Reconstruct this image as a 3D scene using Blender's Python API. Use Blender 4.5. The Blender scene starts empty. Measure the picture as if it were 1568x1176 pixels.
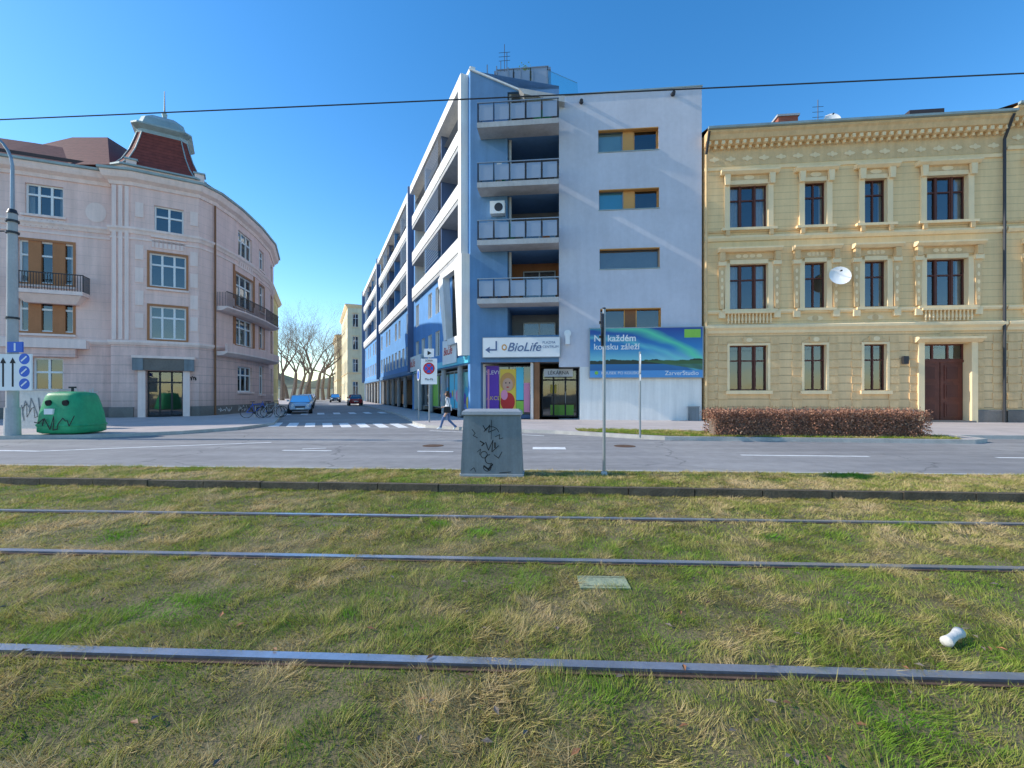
import bpy, bmesh, math, random
import numpy as np
from mathutils import Vector, Matrix
random.seed(7); np.random.seed(7)
F=680.0; CX=784.0; HY=602.0; HC=1.6
sc=bpy.context.scene

# ------------------------------------------------------------ materials
MATS={}
def nt(name):
    m=bpy.data.materials.new(name); m.use_nodes=True; MATS[name]=m
    return m,m.node_tree.nodes,m.node_tree.links,m.node_tree.nodes['Principled BSDF']
def mth(N,L,op,a,b=None,c=None):
    n=N.new('ShaderNodeMath'); n.operation=op
    for i,x in enumerate((a,b,c)):
        if x is None: continue
        if isinstance(x,(int,float)): n.inputs[i].default_value=x
        else: L.new(x,n.inputs[i])
    return n.outputs[0]
def noise(N,L,vec,scale,detail=4,rough=.55):
    n=N.new('ShaderNodeTexNoise'); n.inputs['Scale'].default_value=scale; n.inputs['Detail'].default_value=detail
    n.inputs['Roughness'].default_value=rough; L.new(vec,n.inputs['Vector']); return n.outputs['Fac']
def mixc(N,L,fac,a,b,mode='MIX'):
    n=N.new('ShaderNodeMix'); n.data_type='RGBA'; n.blend_type=mode
    for s,x in ((n.inputs[0],fac),(n.inputs[6],a),(n.inputs[7],b)):
        if isinstance(x,(int,float)): s.default_value=x
        elif isinstance(x,tuple): s.default_value=(*x[:3],1)
        else: L.new(x,s)
    return n.outputs[2]
def rng(N,L,x,a,b,c,d):
    n=N.new('ShaderNodeMapRange'); L.new(x,n.inputs[0])
    for i,v in enumerate((a,b,c,d)): n.inputs[i+1].default_value=v
    return n.outputs[0]
def M(name,col,rough=.85,var=.12,scale=1.2,bump=.15,bscale=30,metal=0,streak=0,groove=None,spec=.3,col2=None,grime=0):
    m,N,L,P=nt(name)
    tc=N.new('ShaderNodeTexCoord').outputs['Object']
    f1=noise(N,L,tc,scale); f2=noise(N,L,tc,scale*9,3)
    s=mth(N,L,'ADD',mth(N,L,'MULTIPLY',f1,.65),mth(N,L,'MULTIPLY',f2,.35))
    k=rng(N,L,s,.3,.7,1-var,1+var)
    c=mixc(N,L,1.0,tuple(col),k,'MULTIPLY')
    if col2: c=mixc(N,L,rng(N,L,f1,.45,.6,0,1),c,tuple(col2))
    h=noise(N,L,tc,bscale,3)
    if streak:
        mp=N.new('ShaderNodeMapping'); L.new(tc,mp.inputs[0]); mp.inputs['Scale'].default_value=(2.2,2.2,.13)
        st=noise(N,L,mp.outputs[0],1.5,5,.65)
        c=mixc(N,L,1.0,c,rng(N,L,st,.35,.7,1+streak*.25,1-streak),'MULTIPLY')
    if groove:
        pitch,wid,dark=groove
        sx=N.new('ShaderNodeSeparateXYZ'); L.new(tc,sx.inputs[0])
        fr=mth(N,L,'FRACT',mth(N,L,'DIVIDE',sx.outputs[2],pitch))
        g=mth(N,L,'LESS_THAN',fr,wid)
        c=mixc(N,L,g,c,mixc(N,L,1.0,c,(dark,dark,dark),'MULTIPLY'))
        h=mth(N,L,'SUBTRACT',mth(N,L,'MULTIPLY',h,.15),mth(N,L,'MULTIPLY',g,1.0))
    if grime:
        sx=N.new('ShaderNodeSeparateXYZ'); L.new(tc,sx.inputs[0])
        z=mth(N,L,'ADD',sx.outputs[2],mth(N,L,'MULTIPLY',f1,-1.2))
        c=mixc(N,L,rng(N,L,z,-.6,1.4,grime,0),c,(.09,.08,.07))
    L.new(c,P.inputs['Base Color']); P.inputs['Roughness'].default_value=rough
    P.inputs['Metallic'].default_value=metal; P.inputs['Specular IOR Level'].default_value=spec
    if bump:
        b=N.new('ShaderNodeBump'); b.inputs['Strength'].default_value=bump; b.inputs['Distance'].default_value=.03
        L.new(h,b.inputs['Height']); L.new(b.outputs[0],P.inputs['Normal'])
    return m
M('beige_stucco',(.91,.635,.32),groove=(.36,.09,.78),bump=.3,streak=.10,var=.06)
M('beige_rustic',(.84,.58,.30),groove=(.42,.12,.66),bump=.5,streak=.12,var=.08,grime=.3)
M('beige_trim',(.95,.72,.42),var=.06,bump=.1,streak=.08,scale=2)
M('beige_trim_b',(.78,.53,.27),var=.12,bump=.3,bscale=18,streak=.14,scale=3)
M('plinth_stone',(.19,.17,.15),var=.25,bump=.4)
M('wood_red',(.11,.035,.025),rough=.5,var=.2,bump=.05)
M('door_wood',(.15,.045,.03),rough=.45,var=.3,scale=3,bump=.1)
M('pink_stucco',(.92,.64,.55),groove=(.55,.045,.85),var=.07,streak=.14,bump=.25,grime=.3)
M('pink_trim',(.95,.73,.64),var=.07,streak=.12)
M('pink_base',(.84,.57,.49),groove=(.55,.07,.74),var=.12,streak=.2,bump=.4,grime=.45)
M('orange_wall',(.46,.20,.09),var=.12,streak=.1)
M('roof_red',(.22,.05,.035),rough=.7,var=.3,scale=4,groove=(.22,.15,.6),bump=.5)
M('roof_brown',(.17,.06,.045),rough=.7,var=.3,scale=4,groove=(.22,.15,.6),bump=.5)
M('roof_dark',(.07,.05,.048),rough=.6,var=.2,groove=(.25,.12,.7),bump=.4)
M('zinc',(.33,.40,.39),rough=.5,var=.2,metal=.2)
M('grey_render',(.60,.60,.65),var=.09,scale=.5,streak=.05,bump=.04,bscale=60)
M('blue_wall',(.13,.26,.44),var=.08,streak=.10,bump=.05)
M('blue_bright',(.13,.31,.60),var=.1,streak=.12,bump=.1)
M('dark_blue',(.12,.17,.28),var=.1,bump=.1)
M('white_render',(.86,.83,.77),var=.05,streak=.14,bump=.1)
M('concrete',(.46,.46,.45),var=.15,streak=.12)
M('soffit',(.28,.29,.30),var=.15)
M('rail_panel',(.30,.36,.45),rough=.35,var=.05,bump=0,spec=.5)
M('metal_grey',(.32,.34,.36),rough=.4,metal=.6,var=.1,bump=0)
M('metal_dark',(.05,.05,.055),rough=.45,metal=.4,var=.1,bump=0)
M('white_paint',(.82,.82,.80),rough=.5,var=.05,bump=0)
M('curtain',(.62,.60,.55),var=.15,scale=8,bump=.2)
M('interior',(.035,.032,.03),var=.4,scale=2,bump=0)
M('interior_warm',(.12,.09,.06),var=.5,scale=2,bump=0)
M('orange_panel',(.62,.32,.10),rough=.5,var=.06,bump=0)
M('teal_panel',(.38,.58,.60),rough=.3,var=.06,bump=0)
M('red_paint',(.55,.03,.03),rough=.4,var=.05,bump=0)
M('blue_paint',(.02,.12,.55),rough=.4,var=.05,bump=0)
M('black_paint',(.015,.015,.017),rough=.6,var=.1,bump=0)
M('purple',(.14,.05,.42),rough=.4,var=.1,bump=0)
M('pink',(.80,.30,.45),rough=.4,var=.05,bump=0)
M('skin_tone',(.62,.38,.27),rough=.6,var=.05,bump=0)
M('yellow',(.80,.58,.08),rough=.4,var=.05,bump=0)
M('cyan',(.10,.55,.72),rough=.4,var=.05,bump=0)
M('lime',(.28,.58,.08),rough=.4,var=.1,bump=0)
M('brown_tile',(.24,.11,.05),rough=.6,var=.2)
M('chimney_brick',(.40,.13,.08),var=.2,groove=(.09,.15,.6))
M('kerb_dark',(.12,.095,.065),var=.4,scale=4,bump=.5)
M('kerb_stone',(.46,.44,.40),var=.2,scale=3,bump=.3)
M('cabinet_grey',(.21,.24,.255),rough=.6,var=.14,streak=.28,bump=.1,bscale=80,scale=3)
M('lid_grey',(.32,.34,.36),rough=.6,var=.15,streak=.1,bump=.1,scale=3)
M('container_green',(.03,.34,.15),rough=.5,var=.2,streak=.2,bump=.15)
M('hair_brown',(.07,.04,.025),rough=.6,var=.2,bump=0)
M('jeans',(.10,.16,.30),var=.15,bump=.1)
M('jacket',(.80,.80,.80),var=.08,bump=.2)
M('tyre',(.02,.02,.02),rough=.9,bump=0)
M('bark',(.19,.15,.12),var=.3,scale=3)
M('conc_lid',(.30,.34,.22),var=.3,scale=8,bump=.4)
M('yellow_house',(.85,.66,.28),var=.1,streak=.12)
M('cream_house',(.88,.76,.50),var=.1,streak=.12)
M('hill_green',(.13,.13,.07),var=.5,scale=.06)
for n,c in (('paint_lightblue',(.36,.45,.56)),('paint_dark',(.03,.035,.045)),('paint_red',(.35,.03,.03)),('paint_silver',(.45,.46,.48)),('paint_white',(.7,.7,.7))):
    m=M(n,c,rough=.25,var=.03,bump=0,spec=.6); m.node_tree.nodes['Principled BSDF'].inputs['Coat Weight'].default_value=.6
M('steel_rail',(.50,.50,.54),rough=.33,metal=.8,var=.2,scale=3,bump=.05)
M('rust',(.12,.07,.045),rough=.9,var=.4,scale=10)
M('groove_dark',(.03,.025,.02),rough=1,var=.4,scale=10)
M('markings',(.80,.80,.78),rough=.7,var=.25,scale=5,bump=.2,bscale=80)
M('pavers',(.50,.44,.41),var=.16,scale=.8,bump=.3,bscale=40)
M('soil',(.13,.11,.05),var=.5,scale=2.5,bump=.6,bscale=30,col2=(.19,.15,.075))
M('ground_mat',(.16,.16,.13),var=.3,scale=.2)

def asphalt():
    m,N,L,P=nt('asphalt'); tc=N.new('ShaderNodeTexCoord').outputs['Object']
    a=noise(N,L,tc,.25,5); b=noise(N,L,tc,60,2); e=noise(N,L,tc,3,5)
    mp=N.new('ShaderNodeMapping'); L.new(tc,mp.inputs[0]); mp.inputs['Scale'].default_value=(.12,1.4,1); tr=noise(N,L,mp.outputs[0],1.0,3)
    c=mixc(N,L,rng(N,L,a,.35,.65,0,1),(.25,.24,.235),(.32,.305,.29))
    c=mixc(N,L,1.0,c,rng(N,L,tr,.35,.65,.84,1.1),'MULTIPLY')
    c=mixc(N,L,1.0,c,rng(N,L,b,.25,.75,.8,1.2),'MULTIPLY')
    c=mixc(N,L,1.0,c,rng(N,L,e,.3,.7,.88,1.1),'MULTIPLY')
    v=N.new('ShaderNodeTexVoronoi'); v.feature='DISTANCE_TO_EDGE'; v.inputs['Scale'].default_value=.17
    wv=N.new('ShaderNodeVectorMath'); wv.operation='ADD'; L.new(tc,wv.inputs[0])
    nn=N.new('ShaderNodeTexNoise'); nn.inputs['Scale'].default_value=1.1; nn.inputs['Detail'].default_value=5; L.new(tc,nn.inputs['Vector']); L.new(nn.outputs['Color'],wv.inputs[1])
    L.new(wv.outputs[0],v.inputs['Vector'])
    c=mixc(N,L,mth(N,L,'MULTIPLY',mth(N,L,'LESS_THAN',v.outputs['Distance'],.0035),.45),c,(.07,.07,.07))
    L.new(c,P.inputs['Base Color']); P.inputs['Roughness'].default_value=.85
    bp=N.new('ShaderNodeBump'); bp.inputs['Strength'].default_value=.4; bp.inputs['Distance'].default_value=.01; L.new(b,bp.inputs['Height']); L.new(bp.outputs[0],P.inputs['Normal'])
asphalt()
def glass(name,tint,refl):
    m,N,L,P=nt(name); N.remove(P); out=N['Material Output']
    g=N.new('ShaderNodeBsdfGlossy'); g.inputs['Roughness'].default_value=.03; g.inputs['Color'].default_value=(.9,.95,1,1)
    t=N.new('ShaderNodeBsdfTransparent'); t.inputs['Color'].default_value=(*tint,1)
    tc=N.new('ShaderNodeTexCoord').outputs['Object']; b=N.new('ShaderNodeBump'); b.inputs['Strength'].default_value=.06; b.inputs['Distance'].default_value=.05
    L.new(noise(N,L,tc,1.3,1),b.inputs['Height']); L.new(b.outputs[0],g.inputs['Normal'])
    fz=N.new('ShaderNodeFresnel'); fz.inputs['IOR'].default_value=1.5
    mx=N.new('ShaderNodeMixShader'); L.new(rng(N,L,fz.outputs[0],0,1,refl,1),mx.inputs[0]); L.new(t.outputs[0],mx.inputs[1]); L.new(g.outputs[0],mx.inputs[2])
    L.new(mx.outputs[0],out.inputs['Surface'])
glass('glass',(.75,.78,.8),.10); glass('glass_car',(.35,.38,.4),.12); glass('glass_terrace',(.75,.92,.9),.25)
def grass():
    m,N,L,P=nt('grass_blades')
    at=N.new('ShaderNodeAttribute'); at.attribute_name='tint'; ar=N.new('ShaderNodeAttribute'); ar.attribute_name='rnd'
    cr=N.new('ShaderNodeValToRGB'); L.new(at.outputs['Fac'],cr.inputs[0]); e=cr.color_ramp.elements
    e[0].position=0; e[0].color=(.18,.42,.02,1); e[1].position=1; e[1].color=(.76,.57,.30,1)
    for p,c in ((.25,(.25,.34,.045,1)),(.5,(.40,.39,.09,1)),(.75,(.60,.47,.19,1))):
        x=e.new(p); x.color=c
    c=mixc(N,L,1.0,cr.outputs[0],rng(N,L,ar.outputs['Fac'],0,1,.6,1.4),'MULTIPLY')
    L.new(c,P.inputs['Base Color']); P.inputs['Roughness'].default_value=.6; P.inputs['Specular IOR Level'].default_value=.2
    tr=N.new('ShaderNodeBsdfTranslucent'); L.new(c,tr.inputs[0]); mx=N.new('ShaderNodeMixShader'); mx.inputs[0].default_value=.35
    L.new(P.outputs[0],mx.inputs[1]); L.new(tr.outputs[0],mx.inputs[2]); L.new(mx.outputs[0],N['Material Output'].inputs['Surface'])
    m,N,L,P=nt('hedge_leaf')
    ar=N.new('ShaderNodeAttribute'); ar.attribute_name='rnd'
    cr=N.new('ShaderNodeValToRGB'); L.new(ar.outputs['Fac'],cr.inputs[0]); e=cr.color_ramp.elements
    e[0].color=(.18,.08,.05,1); e[1].color=(.60,.36,.22,1); x=e.new(.9); x.color=(.48,.24,.14,1); x=e.new(.5); x.color=(.38,.18,.11,1)
    L.new(cr.outputs[0],P.inputs['Base Color']); P.inputs['Roughness'].default_value=.7
grass()
def billboard_mat():
    m,N,L,P=nt('poster_landscape'); uv=N.new('ShaderNodeUVMap').outputs[0]
    sx=N.new('ShaderNodeSeparateXYZ'); L.new(uv,sx.inputs[0]); U,V=sx.outputs[0],sx.outputs[1]
    cr=N.new('ShaderNodeValToRGB'); L.new(V,cr.inputs[0]); e=cr.color_ramp.elements
    e[0].color=(.02,.10,.30,1); e[1].color=(.01,.05,.28,1)
    for p,c in ((.28,(.02,.16,.36,1)),(.36,(.20,.55,.60,1)),(.6,(.02,.22,.50,1))):
        x=e.new(p); x.color=c
    c=cr.outputs[0]
    w=noise(N,L,uv,2.5,2)
    cc=mth(N,L,'ADD',mth(N,L,'MULTIPLY',mth(N,L,'POWER',U,2.2),-.75),mth(N,L,'ADD',mth(N,L,'MULTIPLY',w,.25),.95))
    dd=mth(N,L,'ABSOLUTE',mth(N,L,'SUBTRACT',V,cc))
    c=mixc(N,L,rng(N,L,dd,0,.13,.85,0),c,(.12,.72,.36))
    dd2=mth(N,L,'ABSOLUTE',mth(N,L,'SUBTRACT',mth(N,L,'ADD',V,.25),cc))
    c=mixc(N,L,rng(N,L,dd2,0,.08,.5,0),c,(.2,.72,.62))
    mt=mth(N,L,'LESS_THAN',V,mth(N,L,'ADD',mth(N,L,'MULTIPLY',noise(N,L,uv,6,4),.22),.24))
    mg=mth(N,L,'MULTIPLY',mt,mth(N,L,'GREATER_THAN',V,.27)); c=mixc(N,L,mg,c,(.02,.035,.02))
    gr=mth(N,L,'MULTIPLY',mth(N,L,'LESS_THAN',V,.34),mth(N,L,'GREATER_THAN',mth(N,L,'ADD',V,mth(N,L,'MULTIPLY',U,.35)),.5))
    c=mixc(N,L,mth(N,L,'MULTIPLY',gr,.8),c,(.05,.14,.04))
    c=mixc(N,L,mth(N,L,'LESS_THAN',V,.14),c,(.08,.30,.62))
    L.new(c,P.inputs['Base Color']); P.inputs['Roughness'].default_value=.35
    m,N,L,P=nt('poster_shop'); uv=N.new('ShaderNodeTexCoord').outputs['Object']
    v=N.new('ShaderNodeTexVoronoi'); v.inputs['Scale'].default_value=1.1; L.new(uv,v.inputs['Vector'])
    h=N.new('ShaderNodeHueSaturation'); h.inputs['Saturation'].default_value=1.3; h.inputs['Value'].default_value=.75; L.new(v.outputs['Color'],h.inputs['Color'])
    c=mixc(N,L,.5,h.outputs[0],(.1,.5,.6)); L.new(c,P.inputs['Base Color']); P.inputs['Roughness'].default_value=.3
billboard_mat()

# ------------------------------------------------------------ geometry helpers
class Fr:
    def __init__(s,o,d):
        s.o=Vector((o[0],o[1],0)); s.d=Vector((d[0],d[1],0)).normalized(); s.n=Vector((s.d.y,-s.d.x,0))
    def p(s,u,v,z): return s.o+s.d*u+s.n*v+Vector((0,0,z))
    def u(s,px):
        t=(px-CX)/F; return (t*s.o.y-s.o.x)/(s.d.x-t*s.d.y)
    def z(s,px,py):
        return HC+(HY-py)/F*(s.o.y+s.u(px)*s.d.y)
    def rect(s,x0,y0,x1,y1):
        xm=(x0+x1)/2; return s.u(x0),s.u(x1),s.z(xm,y1),s.z(xm,y0)
def seg(a,b):
    f=Fr(a,(b[0]-a[0],b[1]-a[1])); f.len=math.hypot(b[0]-a[0],b[1]-a[1]); return f
class Ob:
    def __init__(s,name): s.name=name; s.parts={}; s.kids=[]; s.smooth=set(); s.sub={}
    def _g(s,p,m): return s.parts.setdefault((p,m),([],[]))
    def face(s,p,m,pts):
        V,Fc=s._g(p,m); b=len(V); V.extend(tuple(q) for q in pts); Fc.append(tuple(range(b,b+len(pts))))
    def box(s,p,m,fr,u0,u1,v0,v1,z0,z1):
        V,Fc=s._g(p,m); b=len(V)
        for z in (z0,z1):
            for u,v in ((u0,v0),(u1,v0),(u1,v1),(u0,v1)): V.append(tuple(fr.p(u,v,z)))
        for f in ((0,1,2,3),(4,5,6,7),(0,1,5,4),(1,2,6,5),(2,3,7,6),(3,0,4,7)): Fc.append(tuple(b+i for i in f))
    def prism(s,p,m,fr,pts,v0,v1):
        a=[fr.p(u,v0,z) for u,z in pts]; c=[fr.p(u,v1,z) for u,z in pts]
        s.face(p,m,a); s.face(p,m,c)
        for i in range(len(pts)):
            j=(i+1)%len(pts); s.face(p,m,[a[i],a[j],c[j],c[i]])
    def extr(s,p,m,poly,z0,z1):
        a=[(x,y,z0) for x,y in poly]; c=[(x,y,z1) for x,y in poly]; s.face(p,m,c)
        for i in range(len(poly)):
            j=(i+1)%len(poly); s.face(p,m,[a[i],a[j],c[j],c[i]])
    def tube(s,p,m,a,b,r0,r1=None,n=10,cap=True):
        r1=r0 if r1 is None else r1; a=Vector(a); b=Vector(b); ax=(b-a).normalized()
        e=ax.orthogonal().normalized(); f=ax.cross(e); V,Fc=s._g(p,m); k=len(V)
        for c,r in ((a,r0),(b,r1)):
            for i in range(n):
                t=2*math.pi*i/n; V.append(tuple(c+e*math.cos(t)*r+f*math.sin(t)*r))
        for i in range(n):
            j=(i+1)%n; Fc.append((k+i,k+j,k+n+j,k+n+i))
        if cap: Fc.append(tuple(k+i for i in range(n))); Fc.append(tuple(k+n+i for i in range(n)))
    def path(s,p,m,pts,r,n=6):
        for a,b in zip(pts[:-1],pts[1:]): s.tube(p,m,a,b,r,r,n)
    def disc(s,p,m,fr,u,z,v,ru,rz=None,n=20):
        rz=rz or ru; s.face(p,m,[fr.p(u+ru*math.cos(2*math.pi*i/n),v,z+rz*math.sin(2*math.pi*i/n)) for i in range(n)])
    def rings(s,p,m,rs,cap=True):
        V,Fc=s._g(p,m); k=len(V); n=len(rs[0])
        for r in rs: V.extend(tuple(q) for q in r)
        for a in range(len(rs)-1):
            for i in range(n):
                j=(i+1)%n; Fc.append((k+a*n+i,k+a*n+j,k+(a+1)*n+j,k+(a+1)*n+i))
        if cap: Fc.append(tuple(k+i for i in range(n))); Fc.append(tuple(k+(len(rs)-1)*n+i for i in range(n)))
    def sweep(s,p,m,poly,prof,closed=True):
        P=[Vector(q) for q in poly]; n=len(P); ns=[]
        for i in range(n-1):
            d=(P[i+1]-P[i]).normalized(); ns.append(Vector((d.y,-d.x)))
        V,Fc=s._g(p,m); k=len(V); q=len(prof)
        for i in range(n):
            if i==0: mm=ns[0]
            elif i==n-1: mm=ns[-1]
            else: mm=(ns[i-1]+ns[i])/(1+ns[i-1].dot(ns[i]))
            for v,z in prof: V.append((P[i].x+mm.x*v,P[i].y+mm.y*v,z))
        for i in range(n-1):
            for j in range(q if closed else q-1):
                jj=(j+1)%q; Fc.append((k+i*q+j,k+i*q+jj,k+(i+1)*q+jj,k+(i+1)*q+j))
        if closed: Fc.append(tuple(k+j for j in range(q))); Fc.append(tuple(k+(n-1)*q+j for j in range(q)))
    def wall(s,p,m,fr,u0,u1,z0,z1,ops,v=0,rev=.2,revmat=None):
        us=sorted({u0,u1,*[x for o in ops for x in o[:2] if u0<x<u1]}); zs=sorted({z0,z1,*[x for o in ops for x in o[2:4] if z0<x<z1]})
        for a,b in zip(us[:-1],us[1:]):
            for c,d in zip(zs[:-1],zs[1:]):
                um,zm=(a+b)/2,(c+d)/2
                if any(o[0]<um<o[1] and o[2]<zm<o[3] for o in ops): continue
                s.face(p,m,[fr.p(a,v,c),fr.p(b,v,c),fr.p(b,v,d),fr.p(a,v,d)])
        rm=revmat or m
        for o in ops:
            a,b,c,d=o[:4]; r=o[4] if len(o)>4 else rev
            for q in (((a,c),(a,d)),((b,c),(b,d)),((a,c),(b,c)),((a,d),(b,d))):
                (ua,za),(ub,zb)=q; s.face('reveals',rm,[fr.p(ua,v,za),fr.p(ub,v,zb),fr.p(ub,v-r,zb),fr.p(ua,v-r,za)])
    def window(s,fr,u0,u1,z0,z1,v=-.2,fm='wood_red',cols=2,trans=.68,fw=.07,curt=.5,inter='interior',room=True):
        s.face('glass','glass',[fr.p(u0,v,z0),fr.p(u1,v,z0),fr.p(u1,v,z1),fr.p(u0,v,z1)])
        s.box('window_frames',fm,fr,u0,u0+fw,v-.03,v+.05,z0,z1); s.box('window_frames',fm,fr,u1-fw,u1,v-.03,v+.05,z0,z1)
        s.box('window_frames',fm,fr,u0+fw,u1-fw,v-.03,v+.047,z0,z0+fw); s.box('window_frames',fm,fr,u0+fw,u1-fw,v-.03,v+.047,z1-fw,z1)
        for i in range(1,cols):
            u=u0+(u1-u0)*i/cols; s.box('window_frames',fm,fr,u-fw*.6,u+fw*.6,v-.025,v+.055,z0+fw,z1-fw)
        if trans:
            z=z0+(z1-z0)*trans; s.box('window_frames',fm,fr,u0+fw,u1-fw,v-.02,v+.062,z-fw*.6,z+fw*.6)
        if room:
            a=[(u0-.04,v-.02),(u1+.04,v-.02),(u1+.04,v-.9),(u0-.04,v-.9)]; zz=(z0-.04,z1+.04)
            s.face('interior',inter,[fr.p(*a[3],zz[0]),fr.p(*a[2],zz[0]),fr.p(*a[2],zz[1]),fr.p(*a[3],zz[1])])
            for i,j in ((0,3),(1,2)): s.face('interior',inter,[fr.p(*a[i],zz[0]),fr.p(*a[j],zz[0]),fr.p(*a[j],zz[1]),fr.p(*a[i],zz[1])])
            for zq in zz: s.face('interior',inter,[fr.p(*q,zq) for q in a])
        if random.random()<curt:
            w=(u1-u0)*random.uniform(.15,.38)
            for a,b in ((u0,u0+w),(u1-w*random.uniform(.6,1),u1)):
                n=8
                for i in range(n):
                    ua=a+(b-a)*i/n; ub=a+(b-a)*(i+1)/n
                    s.face('curtains','curtain',[fr.p(ua,v-.15-.04*(i%2),z0),fr.p(ub,v-.15-.04*((i+1)%2),z0),fr.p(ub,v-.15-.04*((i+1)%2),z1),fr.p(ua,v-.15-.04*(i%2),z1)])
    def scrib(s,p,m,fr,pts,v,w):
        for (a,b),(c,d) in zip(pts[:-1],pts[1:]):
            t=Vector((c-a,d-b)); 
            if t.length<1e-5: continue
            q=Vector((-t.y,t.x)).normalized()*w/2; e=t.normalized()*w*.3
            v+=.00015
            s.face(p,m,[fr.p(a+q.x-e.x,v,b+q.y-e.y),fr.p(c+q.x+e.x,v,d+q.y+e.y),fr.p(c-q.x+e.x,v,d-q.y+e.y),fr.p(a-q.x-e.x,v,b-q.y-e.y)])
    def text(s,body,m,fr,u,v,z,size,align='LEFT',bold=0,shear=0):
        c=bpy.data.curves.new('lettering','FONT'); c.body=body; c.size=size; c.align_x=align; c.offset=bold; c.shear=shear
        c.extrude=.003; c.materials.append(MATS[m]); o=bpy.data.objects.new('lettering',c); sc.collection.objects.link(o)
        R=Matrix((fr.d,Vector((0,0,1)),fr.n)).transposed().to_4x4(); o.matrix_world=Matrix.Translation(fr.p(u,v,z))@R; s.kids.append(o)
    def done(s,loc=None):
        e=bpy.data.objects.new(s.name,None); e.empty_display_size=.5; sc.collection.objects.link(e)
        for (p,m),(V,Fc) in s.parts.items():
            me=bpy.data.meshes.new(p); me.from_pydata(V,[],Fc); me.materials.append(MATS[m]); me.validate(); me.update()
            o=bpy.data.objects.new(p,me); sc.collection.objects.link(o); o.parent=e
            if p in s.smooth:
                bm=bmesh.new(); bm.from_mesh(me); bmesh.ops.remove_doubles(bm,verts=bm.verts,dist=.0005); bmesh.ops.recalc_face_normals(bm,faces=bm.faces); bm.to_mesh(me); bm.free()
                me.polygons.foreach_set('use_smooth',[True]*len(me.polygons))
            if p in s.sub:
                md=o.modifiers.new('sub','SUBSURF'); md.levels=s.sub[p]; md.render_levels=s.sub[p]
        for k in s.kids: k.parent=e
        s.e=e; return e
    def uvquad(s,name,m,fr,u0,u1,z0,z1,v):
        me=bpy.data.meshes.new(name); me.from_pydata([tuple(fr.p(u0,v,z0)),tuple(fr.p(u1,v,z0)),tuple(fr.p(u1,v,z1)),tuple(fr.p(u0,v,z1))],[],[(0,1,2,3)])
        uv=me.uv_layers.new(name='UVMap')
        for i,c in enumerate(((0,0),(1,0),(1,1),(0,1))): uv.data[i].uv=c
        me.materials.append(MATS[m]); o=bpy.data.objects.new(name,me); sc.collection.objects.link(o); s.kids.append(o)
def sheet(name,polys,z,m):
    me=bpy.data.meshes.new(name); V=[];Fc=[]
    for p in polys:
        b=len(V); V+= [(x,y,z) for x,y in p]; Fc.append(tuple(range(b,b+len(p))))
    me.from_pydata(V,[],Fc); me.materials.append(MATS[m]); o=bpy.data.objects.new(name,me); sc.collection.objects.link(o); return o

# ------------------------------------------------------------ ground
sheet('ground',[[(-900,-400),(900,-400),(900,1500),(-900,1500)]],-.05,'ground_mat')
kN=lambda x:7.03-.078*x
kF=lambda x:8.62-.055*x
X0,X1=-60,50
sheet('tram_lawn_soil',[[(X0,-20),(X1,-20),(X1,kN(X1)),(X0,kN(X0))]],0,'soil')
sheet('grass_verge_soil',[[(X0,kN(X0)+.1),(X1,kN(X1)+.1),(X1,kF(X1)-.1),(X0,kF(X0)-.1)]],.115,'soil')
sheet('road',[[(X0,kF(X0)),(X1,kF(X1)),(X1,170),(X0-80,170),(X0-80,kF(X0))]],0,'asphalt')
k=Ob('kerb'); 
x=X0
while x<X1:
    L_=1.0; f=Fr((x,kN(x)),(1,-.078)); j=random.uniform(-.008,.008)
    k.box('stones','kerb_dark',f,0,L_-.015,-.1,0.0+j,-.02,.13+j); x+=L_*.997
x=X0
while x<X1:
    f=Fr((x,kF(x)),(1,-.055)); k.box('stones_road_side','kerb_stone',f,0,.985,0,.1,-.02,.125); x+=.998
k.done()
right_edge=[(-43,110),(-8.6,33),(-6.2,26.5),(-4.9,22.4),(-4.0,20.6),(-2.0,19.1),(1.7,17.5),(4.4,15.6),(5.2,15.1),(14.6,14.0),(15.4,14.4),(15.7,15.6),(49,12.5)]
left_edge=[(-59,18.4),(-17.7,15.3),(-14.7,15.9),(-12.9,17.3),(-11.9,19.3),(-11.9,22.2),(-17.0,33),(-53,115)]
pv=Ob('pavement')
pv.extr('slabs','pavers',right_edge+[(49,60),(10,60),(-10,110)],0,.12)
pv.extr('slabs_corner','pavers',left_edge+[(-59,115)],0,.12)
pv.sweep('kerb_right','kerb_stone',right_edge,[(-.14,.0),(-.14,.128),(.01,.128),(.01,0)])
pv.sweep('kerb_left','kerb_stone',left_edge,[(-.14,.0),(-.14,.128),(.01,.128),(.01,0)])
pv.done()
island=[(2.6,17.35),(4.7,15.75),(5.4,15.3),(14.4,14.2),(14.9,15.3),(13.5,16.9),(7,17.3),(4,18.2),(2.6,18.3)]
sheet('grass_island_soil',[island],.126,'soil')
mk=[]
def stripe(a,b,w):
    a=Vector(a);b=Vector(b); d=(b-a).normalized(); q=Vector((-d.y,d.x))*w/2
    mk.append([tuple(a-q),tuple(b-q),tuple(b+q),tuple(a+q)])
stripe((-13.0,12.2),(-10.5,13.3),.14); stripe((-10.5,13.3),(-7.8,14.4),.14)
stripe((-24,13.6),(-13.0,12.2),.14)
stripe((5.9,11.45),(9.0,11.2),.13); stripe((12,11.0),(15,10.75),.13); stripe((18,10.5),(21,10.3),.13)
stripe((-2.6,12.2),(-1.6,12.1),.13); stripe((.6,12.9),(1.55,12.85),.5)
stripe((-6.4,12.4),(-5.0,12.3),.13); stripe((-6.0,12.7),(-5.4,12.9),.1)
stripe((-3.5,18.9),(1.2,16.6),.13)
sd=Vector((-.40,.916)); cr=Vector((.93,-.10)).normalized()
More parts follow.
